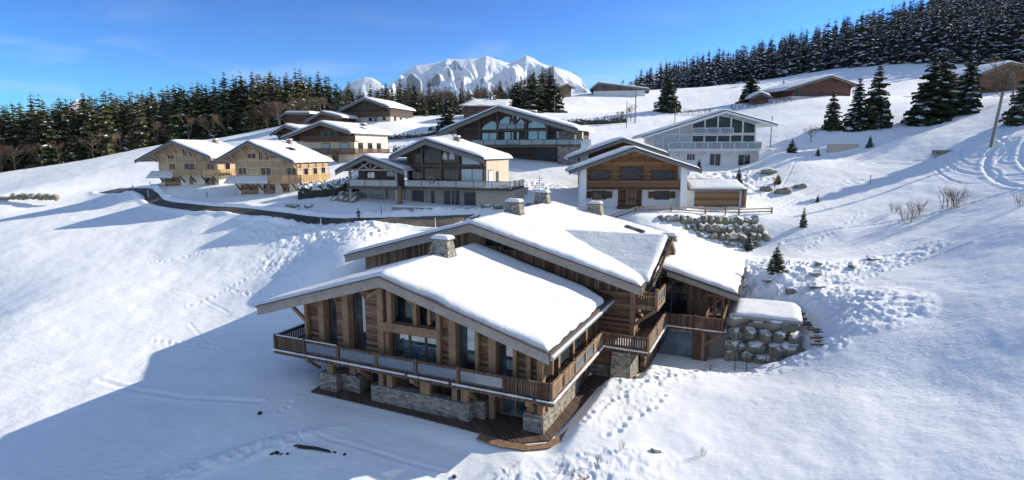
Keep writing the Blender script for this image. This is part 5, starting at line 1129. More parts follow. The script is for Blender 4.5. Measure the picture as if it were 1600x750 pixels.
far_house('chalet', 'red-brown gable peeking up just behind the brown and white chalet', (-52, 136, 3.0), 16, 500, 205, .15, [(474, 198), (498, 184.5), (530, 195)], 10, 480, 524, 215, 'red_planks', seed=73, chim=(520, 5, .5))
far_house('house', 'long low snowy roof in front of the conifers, farthest left of the back row', (-66, 178, 10.0), 25, 462, 194, .195, [(436, 193), (449, 185), (488, 186.5)], 12, 441, 480, 200, 'brown_planks', seed=74, snow=.6, cat='house')
far_house('house', 'small open-gabled timber house between the pale chalets and the brown one', (-52, 132, -.5), 14, 458, 214, .147, [(431, 206), (456, 195.5), (484, 203)], 7, 440, 478, 222, 'honey_planks', seed=75, over=2, cat='house')
far_house('chalet', 'small ochre chalet with a steep gable behind the long brown roof', (-11, 178, 12.5), 10, 740, 165, .198, [(718, 161), (733, 146.5), (748, 153)], 8, 721, 746, 175, 'honey_planks', seed=76, snow=.3)
# long brown house with its roof slope towards us
H = House('house', 'long dark-brown house with thinly snowed roof among conifers above the glazed house', 'house', (-7.0, 158, 9.2), -4, 760, 185, .176); o = H.o
A_, B_ = H.x(717), H.x(803); zE, zR = H.z(167.5), H.z(154.5)
d = MB(); d.prism([(A_, -1, zE-.2), (B_-1.5, -1, zE-.2), (B_, 6, zR-.2), (A_+4, 6, zR-.2)], [(A_, -1, zE), (B_-1.5, -1, zE), (B_, 6, zR), (A_+4, 6, zR)]); d.prism([(A_+4, 6.01, zR-.2), (B_, 6.01, zR-.2), (B_, 12, zE-.2), (A_, 12, zE-.2)], [(A_+4, 6.01, zR), (B_, 6.01, zR), (B_, 12, zE), (A_, 12, zE)]); r = d.build('roof', 'grey_beam', o)
snow_cover([(A_+1, -.9), (B_-1.7, -.9), (B_-.3, 5.9), (A_+4.4, 5.9)], lambda X, Y: zE+(zR-zE)*(Y+1)/7, .2, .6, r, 77, .4, wav=.12, lip=.1)
w_ = MB(); w_.box(A_+1.5, B_-2.5, 0, 11, -4, zE+.1); w_.poly_x([(0, zE), (6, zR-.3), (11, zE)], B_-2.7, B_-2.5); w_.build('timber_wall', 'red_planks', o)
for a in ((724, 730, 171, 176), (742, 748, 171, 176), (765, 771, 170, 175)): H.window(*a, 0, 'dark_beam', 'window_glass')
H.rf = lambda x: zR-.3; H.chimney(H.x(774), 5, .9, .5)
far_house('barn', 'small grey weathered barn standing alone at the top of the snowfield', (23.9, 236, 22.3), -30, 893, 153, .262, [(872, 140.5), (884, 135.5), (897, 141)], 10, 876, 893, 154, 'barn_planks', seed=81, snow=.5, cat='barn', over=1)
far_house('farmhouse', 'long low farmhouse with a wide snowy roof right of the small barn', (45, 242, 23.6), 12, 960, 150, .268, [(912, 143), (925, 133), (1004, 144)], 14, 917, 998, 151, 'barn_planks', 'white_plaster', 145, seed=82, snow=.6, cat='farmhouse', over=1.5)
far_house('chalet', 'wide brown chalet half hidden by conifers on the upper right slope', (84, 163, 15.0), -12, 1265, 152, .185, [(1219, 142), (1285, 120.5), (1330, 134)], 14, 1233, 1322, 152, 'red_planks', 'white_plaster', 151, [(1240, 1247, 144, 149), (1258, 1264, 143, 148), (1274, 1280, 142, 147)], seed=83, under='brown_planks')
far_house('chalet', 'big brown chalet at the top right, half hidden behind bare branches', (128, 152, 16.2), -6, 1530, 145, .172, [(1484, 124), (1525, 107.5), (1590, 121)], 14, 1492, 1578, 150, 'brown_planks', seed=84, under='brown_planks', wins=[(1505, 1511, 126, 132), (1530, 1537, 124, 130)])
far_house('shed', 'tiny dark-red shed under thick snow beside the round conifer on the upper right', (68, 160, 13.9), 5, 1204, 152, .185, [(1190, 147), (1204, 141), (1221, 147.5)], 5, 1194, 1216, 153, 'red_planks', seed=85, snow=.7, cat='shed', over=.6)
far_house('chalet', 'low brown building with snowy roof at the right edge behind the conifer', (124, 136, 9.0), -20, 1590, 160, .155, [(1540, 150), (1600, 128), (1660, 150)], 12, 1550, 1650, 165, 'brown_planks', seed=86)

# ================================================================= vegetation
def conifer_mesh(name, h, r, seed, levels, nb, twigs, snow, mats, taper=.85, skirt=.06, ragged=.25, snow_w=.55):
    rr = random.Random(seed); V = []; F = []; MI = []
    def quad(a, b_, c, d, mi):
        k = len(V); V.extend([tuple(a), tuple(b_), tuple(c), tuple(d)]); F.append((k, k+1, k+2, k+3)); MI.append(mi)
    # trunk
    n = 6; tr = h*.016+.06
    for i in range(2):
        z0, z1_ = (0-.3, h*.5) if i == 0 else (h*.5, h*.95); r0, r1_ = (tr, tr*.55) if i == 0 else (tr*.55, .02)
        for k in range(n):
            a, b_ = 2*math.pi*k/n, 2*math.pi*(k+1)/n
            quad((r0*math.cos(a), r0*math.sin(a), z0), (r0*math.cos(b_), r0*math.sin(b_), z0), (r1_*math.cos(b_), r1_*math.sin(b_), z1_), (r1_*math.cos(a), r1_*math.sin(a), z1_), 1)
    lop = [rr.uniform(.8, 1.15) for _ in range(8)]
    for L in range(levels):
        t = skirt + (1-skirt)*(L+rr.uniform(-.6, .6))/levels
        t = min(max(t, .03), .97); z = h*t
        prof_ = (1-t)**(taper*.85)*(1.0 if t > .12 else .8+1.6*t)
        R_ = r*prof_*rr.uniform(.85, 1.1)+.12
        m_ = max(3, int(nb*(.45+.55*(1-t)))); a0 = rr.random()*6.28
        for k in range(m_):
            a = a0+2*math.pi*k/m_+rr.uniform(-.25, .25)
            lf = lop[int((a % 6.283)/6.283*8) % 8]
            Lb = R_*lf*rr.uniform(1-ragged, 1+ragged*.6)
            if rr.random() < .06: continue
            ca, sa = math.cos(a), math.sin(a); zj = rr.uniform(-.5, .5)*h/levels
            dr = .38+.25*(1-t); up_ = .22
            pts_ = []
            for s_ in (0, .35, .7, 1.0):
                d_ = Lb*s_; pts_.append(Vector((ca*d_, sa*d_, z+zj - Lb*dr*s_ + Lb*up_*s_*s_ + rr.uniform(-.03, .03)*Lb)))
            side = Vector((-sa, ca, 0))
            wdt = Lb*.40+.16
            ws_ = (wdt*.25, wdt*.9, wdt*.7, .02)
            hang = Lb*.16+.05
            for i in range(3):
                p, q = pts_[i], pts_[i+1]
                for s_ in (-1, 1):
                    quad(p, q, q+side*s_*ws_[i+1]+Vector((0, 0, -hang)), p+side*s_*ws_[i]+Vector((0, 0, -hang*.5)), 0)
            for j in range(twigs):
                s_ = rr.uniform(.2, .95); i = min(2, int(s_*3)); p = pts_[i].lerp(pts_[i+1], (s_*3) % 1); sg = rr.choice((-1, 1)); l_ = Lb*.38*(1.15-s_)+.1
                out = Vector((ca*.6, sa*.6, -.45))+side*sg*rr.uniform(.5, 1.1); out.normalize(); ww = Vector((ca, sa, .2))*(.05+l_*.16)
                quad(p-ww, p+ww, p+out*l_+ww*.4, p+out*l_-ww*.4, 0)
            if rr.random() < snow:
                s0, s1 = rr.uniform(.15, .5), rr.uniform(.6, 1.02); wv_ = wdt*snow_w*rr.uniform(.6, 1.2); lift = Vector((0, 0, .05+.02*Lb))
                def at(s_):
                    s_ = min(s_, .999); i = min(2, int(s_*3)); return pts_[i].lerp(pts_[i+1], s_*3-i)+lift
                a_, m2, b2_ = at(s0), at((s0+s1)/2), at(s1)
                dn = Vector((0, 0, -hang*snow_w*.9))
                for s_ in (-1, 1):
                    quad(a_, m2+Vector((0, 0, .04)), m2+side*s_*wv_+dn, a_+side*s_*wv_*.4+dn*.4, 2); quad(m2+Vector((0, 0, .04)), b2_, b2_+side*s_*wv_*.35+dn*.5, m2+side*s_*wv_+dn, 2)
    return mesh_np('_'+name, V, F, mats, smooth=False, mi=MI)
def split_mesh(me, which, name):
    """submesh with only the given material slots"""
    mi = np.empty(len(me.polygons), np.int32); me.polygons.foreach_get('material_index', mi)
    co_ = np.empty(len(me.vertices)*3, np.float32); me.vertices.foreach_get('co', co_); co_ = co_.reshape(-1, 3)
    lv = np.empty(len(me.loops), np.int32); me.loops.foreach_get('vertex_index', lv); lv = lv.reshape(-1, 4)
    k = np.isin(mi, which); Fq = lv[k]; u_, inv = np.unique(Fq, return_inverse=True)
    return mesh_np('_'+name, co_[u_], inv.reshape(-1, 4), [m_.name for m_ in me.materials], smooth=False, mi=mi[k])
NEAR = ['needles_near', 'bark', 'snow_lump']
near_m = [conifer_mesh('conifer%d' % i, 12, r_, 100+i, 30, 11, 5, sn, NEAR, .8) for i, (r_, sn) in enumerate(((3.4, .42), (3.0, .5), (3.8, .4)))]
near_parts = [(split_mesh(m_, [0, 2], 'crown'), split_mesh(m_, [1], 'trunk')) for m_ in near_m]
def near_tree(i, x, y, h, label, wide=1., group='conifers', name='conifer', cat='tree', sink=.25):
    t = empty(name, (x, y, gz(x, y)-sink), rng.uniform(0, 6.28)); tag(t, label, cat, group)
    s_ = h/12.
    for me, nm in zip(near_parts[i], ('crown', 'trunk')):
        o = bpy.data.objects.new(nm, me); col.objects.link(o); o.parent = t; o.scale = (s_*wide, s_*wide, s_)
    return t
g = 'conifers standing on the upper right slope'
NT = [(0, 64.5, 117, 8.0, 1.0, 'slim dark conifer at the left of the trio on the right slope'), (1, 68.3, 115, 10.5, 1.0, 'middle conifer of the trio on the right slope, taller than the one on its left'), (2, 72.3, 115.5, 12.6, .95, 'tallest conifer of the trio on the right slope, at its right'),
 (2, 80.3, 112, 13.2, 1.15, 'broad tall conifer of the close pair on the right slope, wide skirt to the ground'), (0, 83.6, 113.5, 13.0, 1.1, 'tall conifer behind the broad one in the close pair on the right slope'), (1, 86.5, 111, 12.0, .95, 'slender conifer just right of the close pair, left of the bare tree'),
 (2, 82.5, 93, 9.6, 1.25, 'bushy dark conifer at the right edge beyond the grey utility pole'),
 (0, 43.5, 163, 11.5, 1.2, 'lone layered conifer left of the farm fence, left of the white house roof'), (1, 88, 190, 6.0, 1.2, 'small conifer on the skyline just above the tiny red shed')]
for i, x, y, h, wd, lb in NT: near_tree(i, x, y, h, lb, wd, g)
t_ = near_tree(2, 68.5, 168, 8.5, 'rounded dense conifer with a brownish top left of the tiny red shed', 1.5, g)
near_tree(1, -16.5, 150, 9.5, 'snow-laden conifer left of the long dark-brown house', 1.4, 'conifers around the upper houses')
for i, x, y, h, wd, lb in ((0, 37.4, 72.5, 2.6, .7, 'young slim conifer alone in the snow right of the boulder wall'), (2, 27.2, 57.5, 2.6, 1.3, 'bushy little dark conifer in the churned snow right of the big roof'), (1, 29.6, 70, 2.6, 1.0, 'small conifer at the foot of the boulder wall by the roof corner'),
  (0, 51.5, 106, 2.6, 1.5, 'bushy young conifer on the slope right of the white house'), (1, 64.5, 104, 2.2, 1.3, 'small snowy conifer right of the low beige wall'), (0, 36.5, 92, 3.0, .9, 'snowy young conifer in front of the white house above the lean-to garage'),
  (2, 42.6, 91.5, 1.6, 1.4, 'smallest conifer below the white house beside the mounded snow'), (0, 33.9, 104, 2.0, .9, 'potted little conifer at the wall of the white house'), (1, 55, 103.5, 1.5, 1.4, 'tiny conifer poking from the snow right of the bushy young one'),
  (0, 43.3, 80.5, 1.2, .9, 'tiny conifer in the open snow right of the lean-to garage')):
    near_tree(i, x, y, h, lb, wd, 'young conifers', sink=.1)

def bare_mesh(name, h, seed, depth=5, spread=.5, mats=('twigs',), stems=1, r0=None, mult=3):
    rr = random.Random(seed); mb_ = MB()
    def grow(p, d, L, r_, k):
        q = p+d*L; mid = p.lerp(q, .5)+Vector((rr.uniform(-1, 1), rr.uniform(-1, 1), rr.uniform(-.5, .5)))*L*.08
        mb_.tube([p, mid, q], [r_, r_*.85, r_*.68], 3 if k > 1 else 5)
        if k >= depth: return
        for _ in range(mult if k > 0 else mult+1):
            nd = (d+Vector((rr.gauss(0, spread), rr.gauss(0, spread), rr.gauss(.12, spread*.6)))).normalized()
            grow(p.lerp(q, rr.uniform(.55, 1)), nd, L*rr.uniform(.55, .85), r_*.62, k+1)
    for s_ in range(stems):
        a = rr.uniform(0, 6.28); base = Vector((math.cos(a)*.3*(stems > 1), math.sin(a)*.3*(stems > 1), -.1))
        grow(base, Vector((rr.gauss(0, .15)+math.cos(a)*.25*(stems > 1), rr.gauss(0, .15)+math.sin(a)*.25*(stems > 1), 1)).normalized(), h*.32, r0 or h*.018, 0)
    return mb_.mesh(name, list(mats))
bare_m = [bare_mesh('bare', 12, 300+i, 6, .40) for i in range(3)]
bare_s = [bare_mesh('shrub', 2.2, 320+i, 3, .3, stems=14, r0=.013, mult=2) for i in range(3)]
def put(name, me, loc, label, cat, group, sc=1, rz=None, sz=None):
    o = bpy.data.objects.new(name, me); col.objects.link(o); o.location = loc; o.rotation_euler = (0, 0, rng.uniform(0, 6.28) if rz is None else rz)
    o.scale = (sc, sc, sz or sc); return tag(o, label, cat, group)
for i, (x, y, s_, lb) in enumerate(((48.5, 72, .6, 'low sprig shrub, leftmost of the bare shrubs in the right-hand snowfield'), (43.8+5.6, 69.0, 1.0, 'spreading bare shrub in the middle of the right-hand snowfield'), (47.6, 68.2, .95, 'bare shrub close left of the spreading one in the right-hand snowfield'), (52.8, 68.6, 1.25, 'tallest upright bare shrub in the right-hand snowfield'), (53.6, 68.0, 1.1, 'upright bare shrub touching the right of the tallest one in the snowfield'), (54.2, 60.5, .7, 'faint bare shrub lowest and farthest right in the snowfield'))):
    put('bare_shrub', bare_s[i % 3], (x, y, gz(x, y)), lb, 'shrub', 'bare shrubs in the snowfield', s_*1.5)
for i, (x, y, s_, lb) in enumerate(((96.0, 112, .9, 'gnarled bare tree in front of the big brown chalet at the top right'), (92, 110, .55, 'smaller leaning bare tree left of the gnarled one at the top right'), (40.5, 88, .25, 'bare twiggy bush on the slope above the lean-to garage'), (-22.5, 140, .3, 'small bare bush on the snow below the dark chalet in the middle'), (31, 152, .42, 'bare round tree beside the thin poles on the upper field'), (27.5, 150, .35, 'low bare tree left of the round one on the upper field'), (58, 112, .35, 'bare little tree right of the white house on the slope'))):
    put('bare_tree', bare_m[i % 3], (x, y, gz(x, y)), lb, 'tree', 'bare trees among the houses', s_)
for i, (x, y, s_) in enumerate(((6.5, 31.5, .28), (5.0, 30.2, .3), (1.2, 28.8, .2), (11, 30.5, .25), (2.8, 30.4, .22))):
    put('dry_stem', bare_s[i % 3], (x, y, gz(x, y)-.02), 'thin dry plant stems poking through the sunlit snow at the bottom edge', 'plant', 'dry stems in the foreground snow', s_, sz=s_*1.6)

# forests: individuals share meshes
FM = ['needles_forest', 'bark', 'snow_lump']; HM = ['needles_hill', 'bark', 'snow_lump']
fm = [conifer_mesh('fc%d' % i, 18, r_, 200+i, 27, 8, 2, .24, FM, .8, snow_w=.35, ragged=.35) for i, r_ in enumerate((4.0, 4.8, 3.7, 4.4))]
hm = [conifer_mesh('hc%d' % i, 20, r_, 220+i, 22, 8, 1, .62, HM, .8, snow_w=.9, ragged=.3) for i, r_ in enumerate((4.0, 4.6, 3.6, 4.2))]
fr_ = random.Random(11)
GL = 'dark conifers of the left-hand forest'
def scatter(n, fx, meshes, name, label, cat, group, hmin, hmax, mind, href):
    pts_ = []; out = []; tries = 0
    while len(pts_) < n and tries < n*60:
        tries += 1; p = fx()
        if p is None or any((p[0]-q[0])**2+(p[1]-q[1])**2 < mind*mind for q in pts_): continue
        pts_.append(p)
    zz = ground(np.array([p[0] for p in pts_]), np.array([p[1] for p in pts_]), False)
    for p, z in zip(pts_, zz):
        h = fr_.uniform(hmin, hmax)*(p[2] if len(p) > 2 else 1); s_ = h/href
        o = put(name, fr_.choice(meshes), (p[0], p[1], float(z)-.4), label, cat, group, s_*fr_.uniform(.85, 1.15), sz=s_)
        out.append(o)
    return out
# px-free description: forest edge line in world coordinates
EDGE = [(-240, 152), (-178, 176), (-160, 182), (-142, 190), (-122, 200), (-108, 206), (-98, 212)]
def f_left():
    x = fr_.uniform(-200, -80); ye = np.interp(x, [p[0] for p in EDGE], [p[1] for p in EDGE]); y = ye+2+fr_.random()*24
    k = .95+.05*math.sin(x*.11)+.06*math.sin(x*.31+1)
    return (x, y, k*(1-.0*y))
L1 = scatter(165, f_left, fm, 'conifer', 'dark green conifer in the dense forest along the left side, flecked with snow', 'tree', GL, 19, 24, 2.8, 18)
def f_mid():
    x = fr_.uniform(-98, -38); y = fr_.uniform(214, 250); k = 1.25 if -96 < x < -80 else .70
    if x > -66: y = fr_.uniform(205, 240)
    return (x-.0, y, k)
L2 = scatter(42, f_mid, fm, 'conifer', 'tall conifer in the clump behind the low snowy roofs left of centre', 'tree', 'conifers behind the left-hand houses', 14, 20, 3.6, 18)
def f_j():
    x = fr_.uniform(-62, -30); y = fr_.uniform(192, 222); return (x, y, .85 if fr_.random() < .6 else 1)
L3 = scatter(26, f_j, fm, 'conifer', 'conifer directly behind the highest dark chalet', 'tree', 'conifers behind the highest dark chalet', 10, 15, 3.2, 18)
def f_c():
    x = fr_.uniform(-32, 15); y = fr_.uniform(190, 232); k = .75+.3*math.exp(-((x-12)/9)**2); return (x, y, k)
L4 = scatter(44, f_c, fm, 'conifer', 'conifer in the row below the distant snowy peaks', 'tree', 'conifers below the distant peaks', 9, 13.5, 3.2, 18)
for i, (x, y, s_, lb) in enumerate(((6.5, 186, 1.0, 'big rounded snowy tree right of the long dark-brown house'), (12.5, 188, 1.0, 'big dense tree touching the rounded snowy one above the glazed roof'), (1.5, 190, .8, 'dark snowy tree just behind the long dark-brown house'))):
    t_ = near_tree(2, x, y, 12.5*s_, lb, 1.45, 'large trees above the glazed house')
def f_br():
    x = fr_.uniform(-175, -70); ye = np.interp(x, [p[0] for p in EDGE]+[-70], [p[1] for p in EDGE]+[200]); return (x, ye+fr_.uniform(-1, 3), .8)
scatter(60, f_br, bare_m, 'bare_tree', 'leafless brownish tree at the front edge of the left-hand forest', 'tree', 'leafless trees along the forest edge', 10, 16, 4, 12)
def f_bm():
    x = fr_.uniform(-72, 18); return (x, fr_.uniform(196, 212), .8)
scatter(40, f_bm, bare_m, 'bare_tree', 'leafless tree among the conifers behind the houses', 'tree', 'leafless trees behind the houses', 9, 14, 4, 12)
# hill forest on the right
HB_ = [(18, 640), (55, 500), (70, 400), (100, 338), (140, 305), (150, 275), (172, 246), (190, 226), (215, 214), (260, 205)]  # lower edge, x -> y
def f_hill(far=False):
    a = fr_.uniform(.035, 1.05); y0 = None
    # lower edge distance along this bearing (X/Y ratio)
    rat = [.13, .22, .34, .45, .56, .68, .78, .9, 1.05]; ys = [600, 480, 350, 315, 272, 244, 226, 215, 208]
    yb = np.interp(a, rat, ys); d = abs(fr_.gauss(0, 1))*45 if not far else 55+fr_.random()*200
    y = yb+1+d
    if a < .13: y = fr_.uniform(540, 640); 
    return (a*y, y, 1)
H1 = scatter(300, f_hill, hm, 'snowy_conifer', 'frosted conifer in the dark forest covering the right-hand hill', 'tree', 'frosted conifers on the right-hand hill', 18, 26, 4.0, 20)
def forest_mass(name, pts_, lods, mats, hmin, hmax, label):
    zz = ground(np.array([p[0] for p in pts_]), np.array([p[1] for p in pts_]), False); VV = []; FF = []; MI = []; k0 = 0; LD = []
    for me in lods:
        c_ = np.empty(len(me.vertices)*3, np.float32); me.vertices.foreach_get('co', c_); l_ = np.empty(len(me.loops), np.int32); me.loops.foreach_get('vertex_index', l_)
        m_ = np.empty(len(me.polygons), np.int32); me.polygons.foreach_get('material_index', m_); LD.append((c_.reshape(-1, 3), l_.reshape(-1, 4), m_))
    for p, z in zip(pts_, zz):
        c_, l_, m_ = LD[fr_.randrange(len(LD))]; a = fr_.uniform(0, 6.28); s_ = fr_.uniform(hmin, hmax); R2 = np.array([[math.cos(a), math.sin(a), 0], [-math.sin(a), math.cos(a), 0], [0, 0, 1]])
        VV.append(c_@R2*s_+np.array([p[0], p[1], float(z)-.4])); FF.append(l_+k0); MI.append(m_); k0 += len(c_)
    return tag(mesh_np(name, np.vstack(VV), np.vstack(FF), mats, smooth=False, mi=np.concatenate(MI)), label, 'forest', kind='stuff')
lod = [conifer_mesh('lod%d' % i, 20, 4.0, 240+i, 14, 6, 0, .6, HM, .8, snow_w=.9, ragged=.3) for i in range(3)]
forest_mass('far_forest', [f_hill(fr_.random() < .72) for _ in range(1100)], lod, HM, .85, 1.25, 'mass of frosted conifers filling the upper part of the right-hand hill')
lodf = [conifer_mesh('lof%d' % i, 20, 4.6, 250+i, 18, 7, 1, .12, FM, .8, snow_w=.35, ragged=.35) for i in range(3)]
def f_lb():
    x = fr_.uniform(-215, -76); return (x, float(np.interp(x, [p[0] for p in EDGE], [p[1] for p in EDGE]))+26+fr_.random()*26)
forest_mass('back_forest', [f_lb() for _ in range(200)], lodf, FM, 1.0, 1.22, 'mass of dark conifer tops standing behind the front rows of the left-hand forest')
# ================================================================= distant mountains
def massif(name, Yc, prof_, depth, seed, nx, ny, scale=1., mat='mountain', rough=1.):
    xs = np.array([p[0] for p in prof_]); hs = np.array([p[1] for p in prof_])
    X = np.linspace(xs[0], xs[-1], nx); T = np.linspace(-1, .5, ny)
    XX, TT = np.meshgrid(X, T, indexing='ij'); YY = Yc+TT*depth
    warp = (fbm(XX/2600, TT*2.2, 3, seed+9)-.5)*depth*.22*np.abs(TT)
    top = np.interp(XX+warp, xs, hs)
    k = 1-np.abs(TT)**.85
    rid = 1-np.abs(2*fbm(XX/1500+TT*.7, TT*2.6+XX/5200, 5, seed, .52)-1)*2
    rid2 = 1-np.abs(2*fbm(XX/420+3, TT*5.5-XX/1700, 4, seed+3, .55)-1)*2
    amp = np.clip(np.abs(TT)*3.4, .04, 1)
    xw = XX + 900*(fbm(XX/3000, TT*1.5, 3, seed+21)-.5) + TT*1500
    rid = 1-np.abs(2*fbm(xw/1500, TT*1.1+5, 3, seed, .45)-1)*2.4
    rid2 = 1-np.abs(2*fbm(xw/520+3, TT*2.2, 4, seed+3, .5)-1)*2.2
    ZZ = top*k + scale*rough*amp*(rid*820 + rid2*330)*np.clip(top/2500., .2, 1) - 420*amp
    V = np.stack([XX, YY, ZZ], -1).reshape(-1, 3); i = np.arange(nx-1)[:, None]; j = np.arange(ny-1)[None]
    F = np.stack([i*ny+j, (i+1)*ny+j, (i+1)*ny+j+1, i*ny+j+1], -1).reshape(-1, 4)
    return tag(mesh_np(name, V, F, mat), kind='structure')
m, nt, b = new_mat('mountain'); v = coords(nt, (.001,)*3)
ge = nt.nodes.new('ShaderNodeNewGeometry'); sp = nt.nodes.new('ShaderNodeSeparateXYZ'); nt.links.new(ge.outputs['Normal'], sp.inputs[0])
q = math_(nt, 'ADD', sp.outputs[2], math_(nt, 'MULTIPLY', math_(nt, 'SUBTRACT', noise(nt, v, 2.5, 8, .7), .5), .8))
r_ = ramp(nt, q, [(.44, (.11, .12, .15)), (.66, (.82, .84, .88))]); nt.links.new(r_.outputs[0], b.inputs['Base Color']); b.inputs['Roughness'].default_value = .9; bump(nt, b, noise(nt, v, 5, 8, .65), .9, 110)
YM = 17000
def mp_(pts_, Y): return [((px-800)/889*Y*1.012, Y*math.tan(math.atan((375-py)/889)-math.atan(138/889))) for px, py in pts_]
massif('mountain_massif', YM, mp_([(520, 235), (540, 190), (600, 150), (628, 122), (645, 108), (657, 102), (668, 101), (700, 96), (702, 92), (722, 92), (735, 91), (752, 90), (762, 86), (772, 91), (788, 97), (797, 100), (812, 91), (821, 86), (832, 92), (842, 98), (862, 104), (886, 111), (903, 121), (912, 136), (960, 200), (1000, 235)], YM), 5200, 31, 420, 240)
massif('mountain_ridge', 14500, mp_([(490, 230), (530, 160), (552, 131), (566, 123), (580, 119), (592, 121), (604, 130), (622, 145), (650, 185), (680, 230)], 14500), 2600, 57, 160, 110, .6)
massif('mountain_ridge', 21000, mp_([(930, 210), (960, 140), (985, 122), (1000, 116), (1014, 112), (1030, 118), (1060, 130), (1120, 180), (1160, 220)], 21000), 3000, 77, 140, 80, .6)
massif('mountain_ridge', 23000, mp_([(-60, 230), (20, 215), (80, 200), (130, 166), (143, 153), (152, 157), (175, 176), (230, 172), (268, 164), (290, 166), (310, 168), (330, 160), (350, 162), (372, 167), (410, 175), (480, 190), (560, 225)], 23000), 3500, 91, 260, 80, .7)

# ================================================================= props
def boulder_wall(name, label, rows, cat='wall', seed=3, depth=(.7, 1.0)):
    """rows: list of (start, end, z0, z1, n) in world xy; boulders are parts"""
    a = rows[0][0]; t = empty(name, (a[0], a[1], rows[0][2])); tag(t, label, cat); rr = random.Random(seed)
    meshes = [rock_mesh(seed*10+i, 1, 1, 1, 2, .5) for i in range(6)]
    for (p, q, z0, z1_, n) in rows:
        L = math.hypot(q[0]-p[0], q[1]-p[1]); 
        for k in range(n):
            f_ = (k+.5+rr.uniform(-.15, .15))/n; x, y = p[0]+(q[0]-p[0])*f_, p[1]+(q[1]-p[1])*f_
            o = bpy.data.objects.new('boulder', meshes[rr.randrange(6)]); col.objects.link(o); o.parent = t
            z = (z0+z1_)/2+rr.uniform(-.08, .08); o.location = (x-t.location.x, y-t.location.y+rr.uniform(-.1, .1), z-t.location.z)
            o.scale = (L/n*.74*rr.uniform(.85, 1.2), rr.uniform(*depth), (z1_-z0)*.70*rr.uniform(.9, 1.15)); o.rotation_euler = (rr.uniform(-.15, .15), rr.uniform(-.2, .2), math.atan2(q[1]-p[1], q[0]-p[0])+rr.choice((0, 3.14))+rr.uniform(-.2, .2))
    return t
rows = []
for k in range(4):   # long wall above the chalet
    z = -12.4+k*1.02; y0 = 71.0+k*.75
    rows.append(((19.0+1.0*(3-k)*2.2, y0+.3), (33.3-.5*k, y0), z, z+1.05, (8, 10, 12, 14)[k]))
boulder_wall('boulder_wall', 'stepped wall of big grey boulders with snow between them, right behind the big snowy roof', rows, seed=3)
rows = []
for k in range(4):
    a = UW(9.3+.1*k, 19.6+.3*k); b_ = UW(15.2-.1*k, 19.9+.3*k); rows.append((a, b_, -18.2+k*1.0, -17.1+k*1.0, (5, 4, 5, 4)[k]))
boulder_wall('boulder_wall', 'wall of large tan boulders under the snow-covered slab right of the chalet', rows, seed=4, depth=(.9, 1.2))
boulder_wall('boulder_wall', 'low dry wall of rocks cutting the snowfield at the far left', [((-108, 116), (-101, 114.5), -9.7, -9.0, 7), ((-101, 114.4), (-90, 112.5), -9.5, -8.4, 12)], seed=5)
boulder_wall('boulder_wall', 'rock outcrop beside the concrete garage of the two-gabled house', [((-28.8, 91.2), (-24.5, 89.5), -8.0, -7.0, 4), ((-27.8, 91.8), (-24.3, 90.4), -7.1, -6.3, 3)], seed=6, depth=(1.0, 1.3))
rk = [rock_mesh(90+i, 1, 1, 1, 3, .3) for i in range(5)]
def rock(x, y, sx, sy, sz, lb, group=None, z=None):
    o = put('rock', rk[rng.randrange(5)], (x, y, (gz(x, y) if z is None else z)+sz*.25), lb, 'rock', group); o.scale = (sx, sy, sz); return o
for x, y, s_, lb in ((-33.5, 86.8, .8, 'dark reddish rock left of the concrete garage, larger of two'), (-31.2, 86.9, .65, 'dark rock just right of the larger one by the road'), (-6.0, 83.2, .6, 'flat dark rock left of the row of stones behind the road'), (-3.6, 84, .8, 'long dark rock in the snow bank behind the road'), (-1.8, 83, .7, 'lumpy rock nearest the chalet chimney in the bank behind the road'), (5.2, 80.5, .9, 'dark rock left of the chalet with white pillars')):
    rock(x, y, s_*1.5, s_, s_*.7, lb, 'rocks near the road')
for x, y, s_ in ((2.5, 84.6, .5), (4.0, 85, .6), (-8, 84.4, .4), (-4.4, 85.6, .45), (0.4, 82.4, .5)): rock(x, y, s_*1.6, s_, s_*.6, 'dark stone half buried in the snow bank between the road and the houses', 'half buried stones behind the road')
for x, y, s_, lb in ((28.9, 52.6, .75, 'grey rock at the top of the snowy steps, right-hand one'), (26.9, 53.0, .6, 'flat grey rock at the top of the snowy steps, left-hand one'), (24.9, 60.5, .7, 'rock under the bushy little conifer beside the big roof'), (41.3, 87, 1.3, 'large snowy rock on the bank in front of the white house'), (44.5, 88.4, 1.0, 'dark rock right of the large snowy one before the white house'), (39.5, 88.5, .9, 'snowy rock left of the large one before the white house'), (43.2, 96.5, 1.4, 'dark rock beneath the white house terrace'), (8.5, 31.2, .28, 'small stone showing in the sunlit foreground snow')):
    rock(x, y, s_*1.3, s_, s_*.75, lb, 'rocks in the snow')
for i, (x, y, s_) in enumerate(((26.0, 56.5, .5), (30.1, 55.2, .45), (23.9, 57.6, .5), (31.8, 58.0, .45), (38.0, 58.6, .8), (34.6, 56.5, .5))): rock(x, y, s_*1.5, s_, s_*.55, 'rock patch showing through the churned snow right of the chalet', 'rocks showing through churned snow')
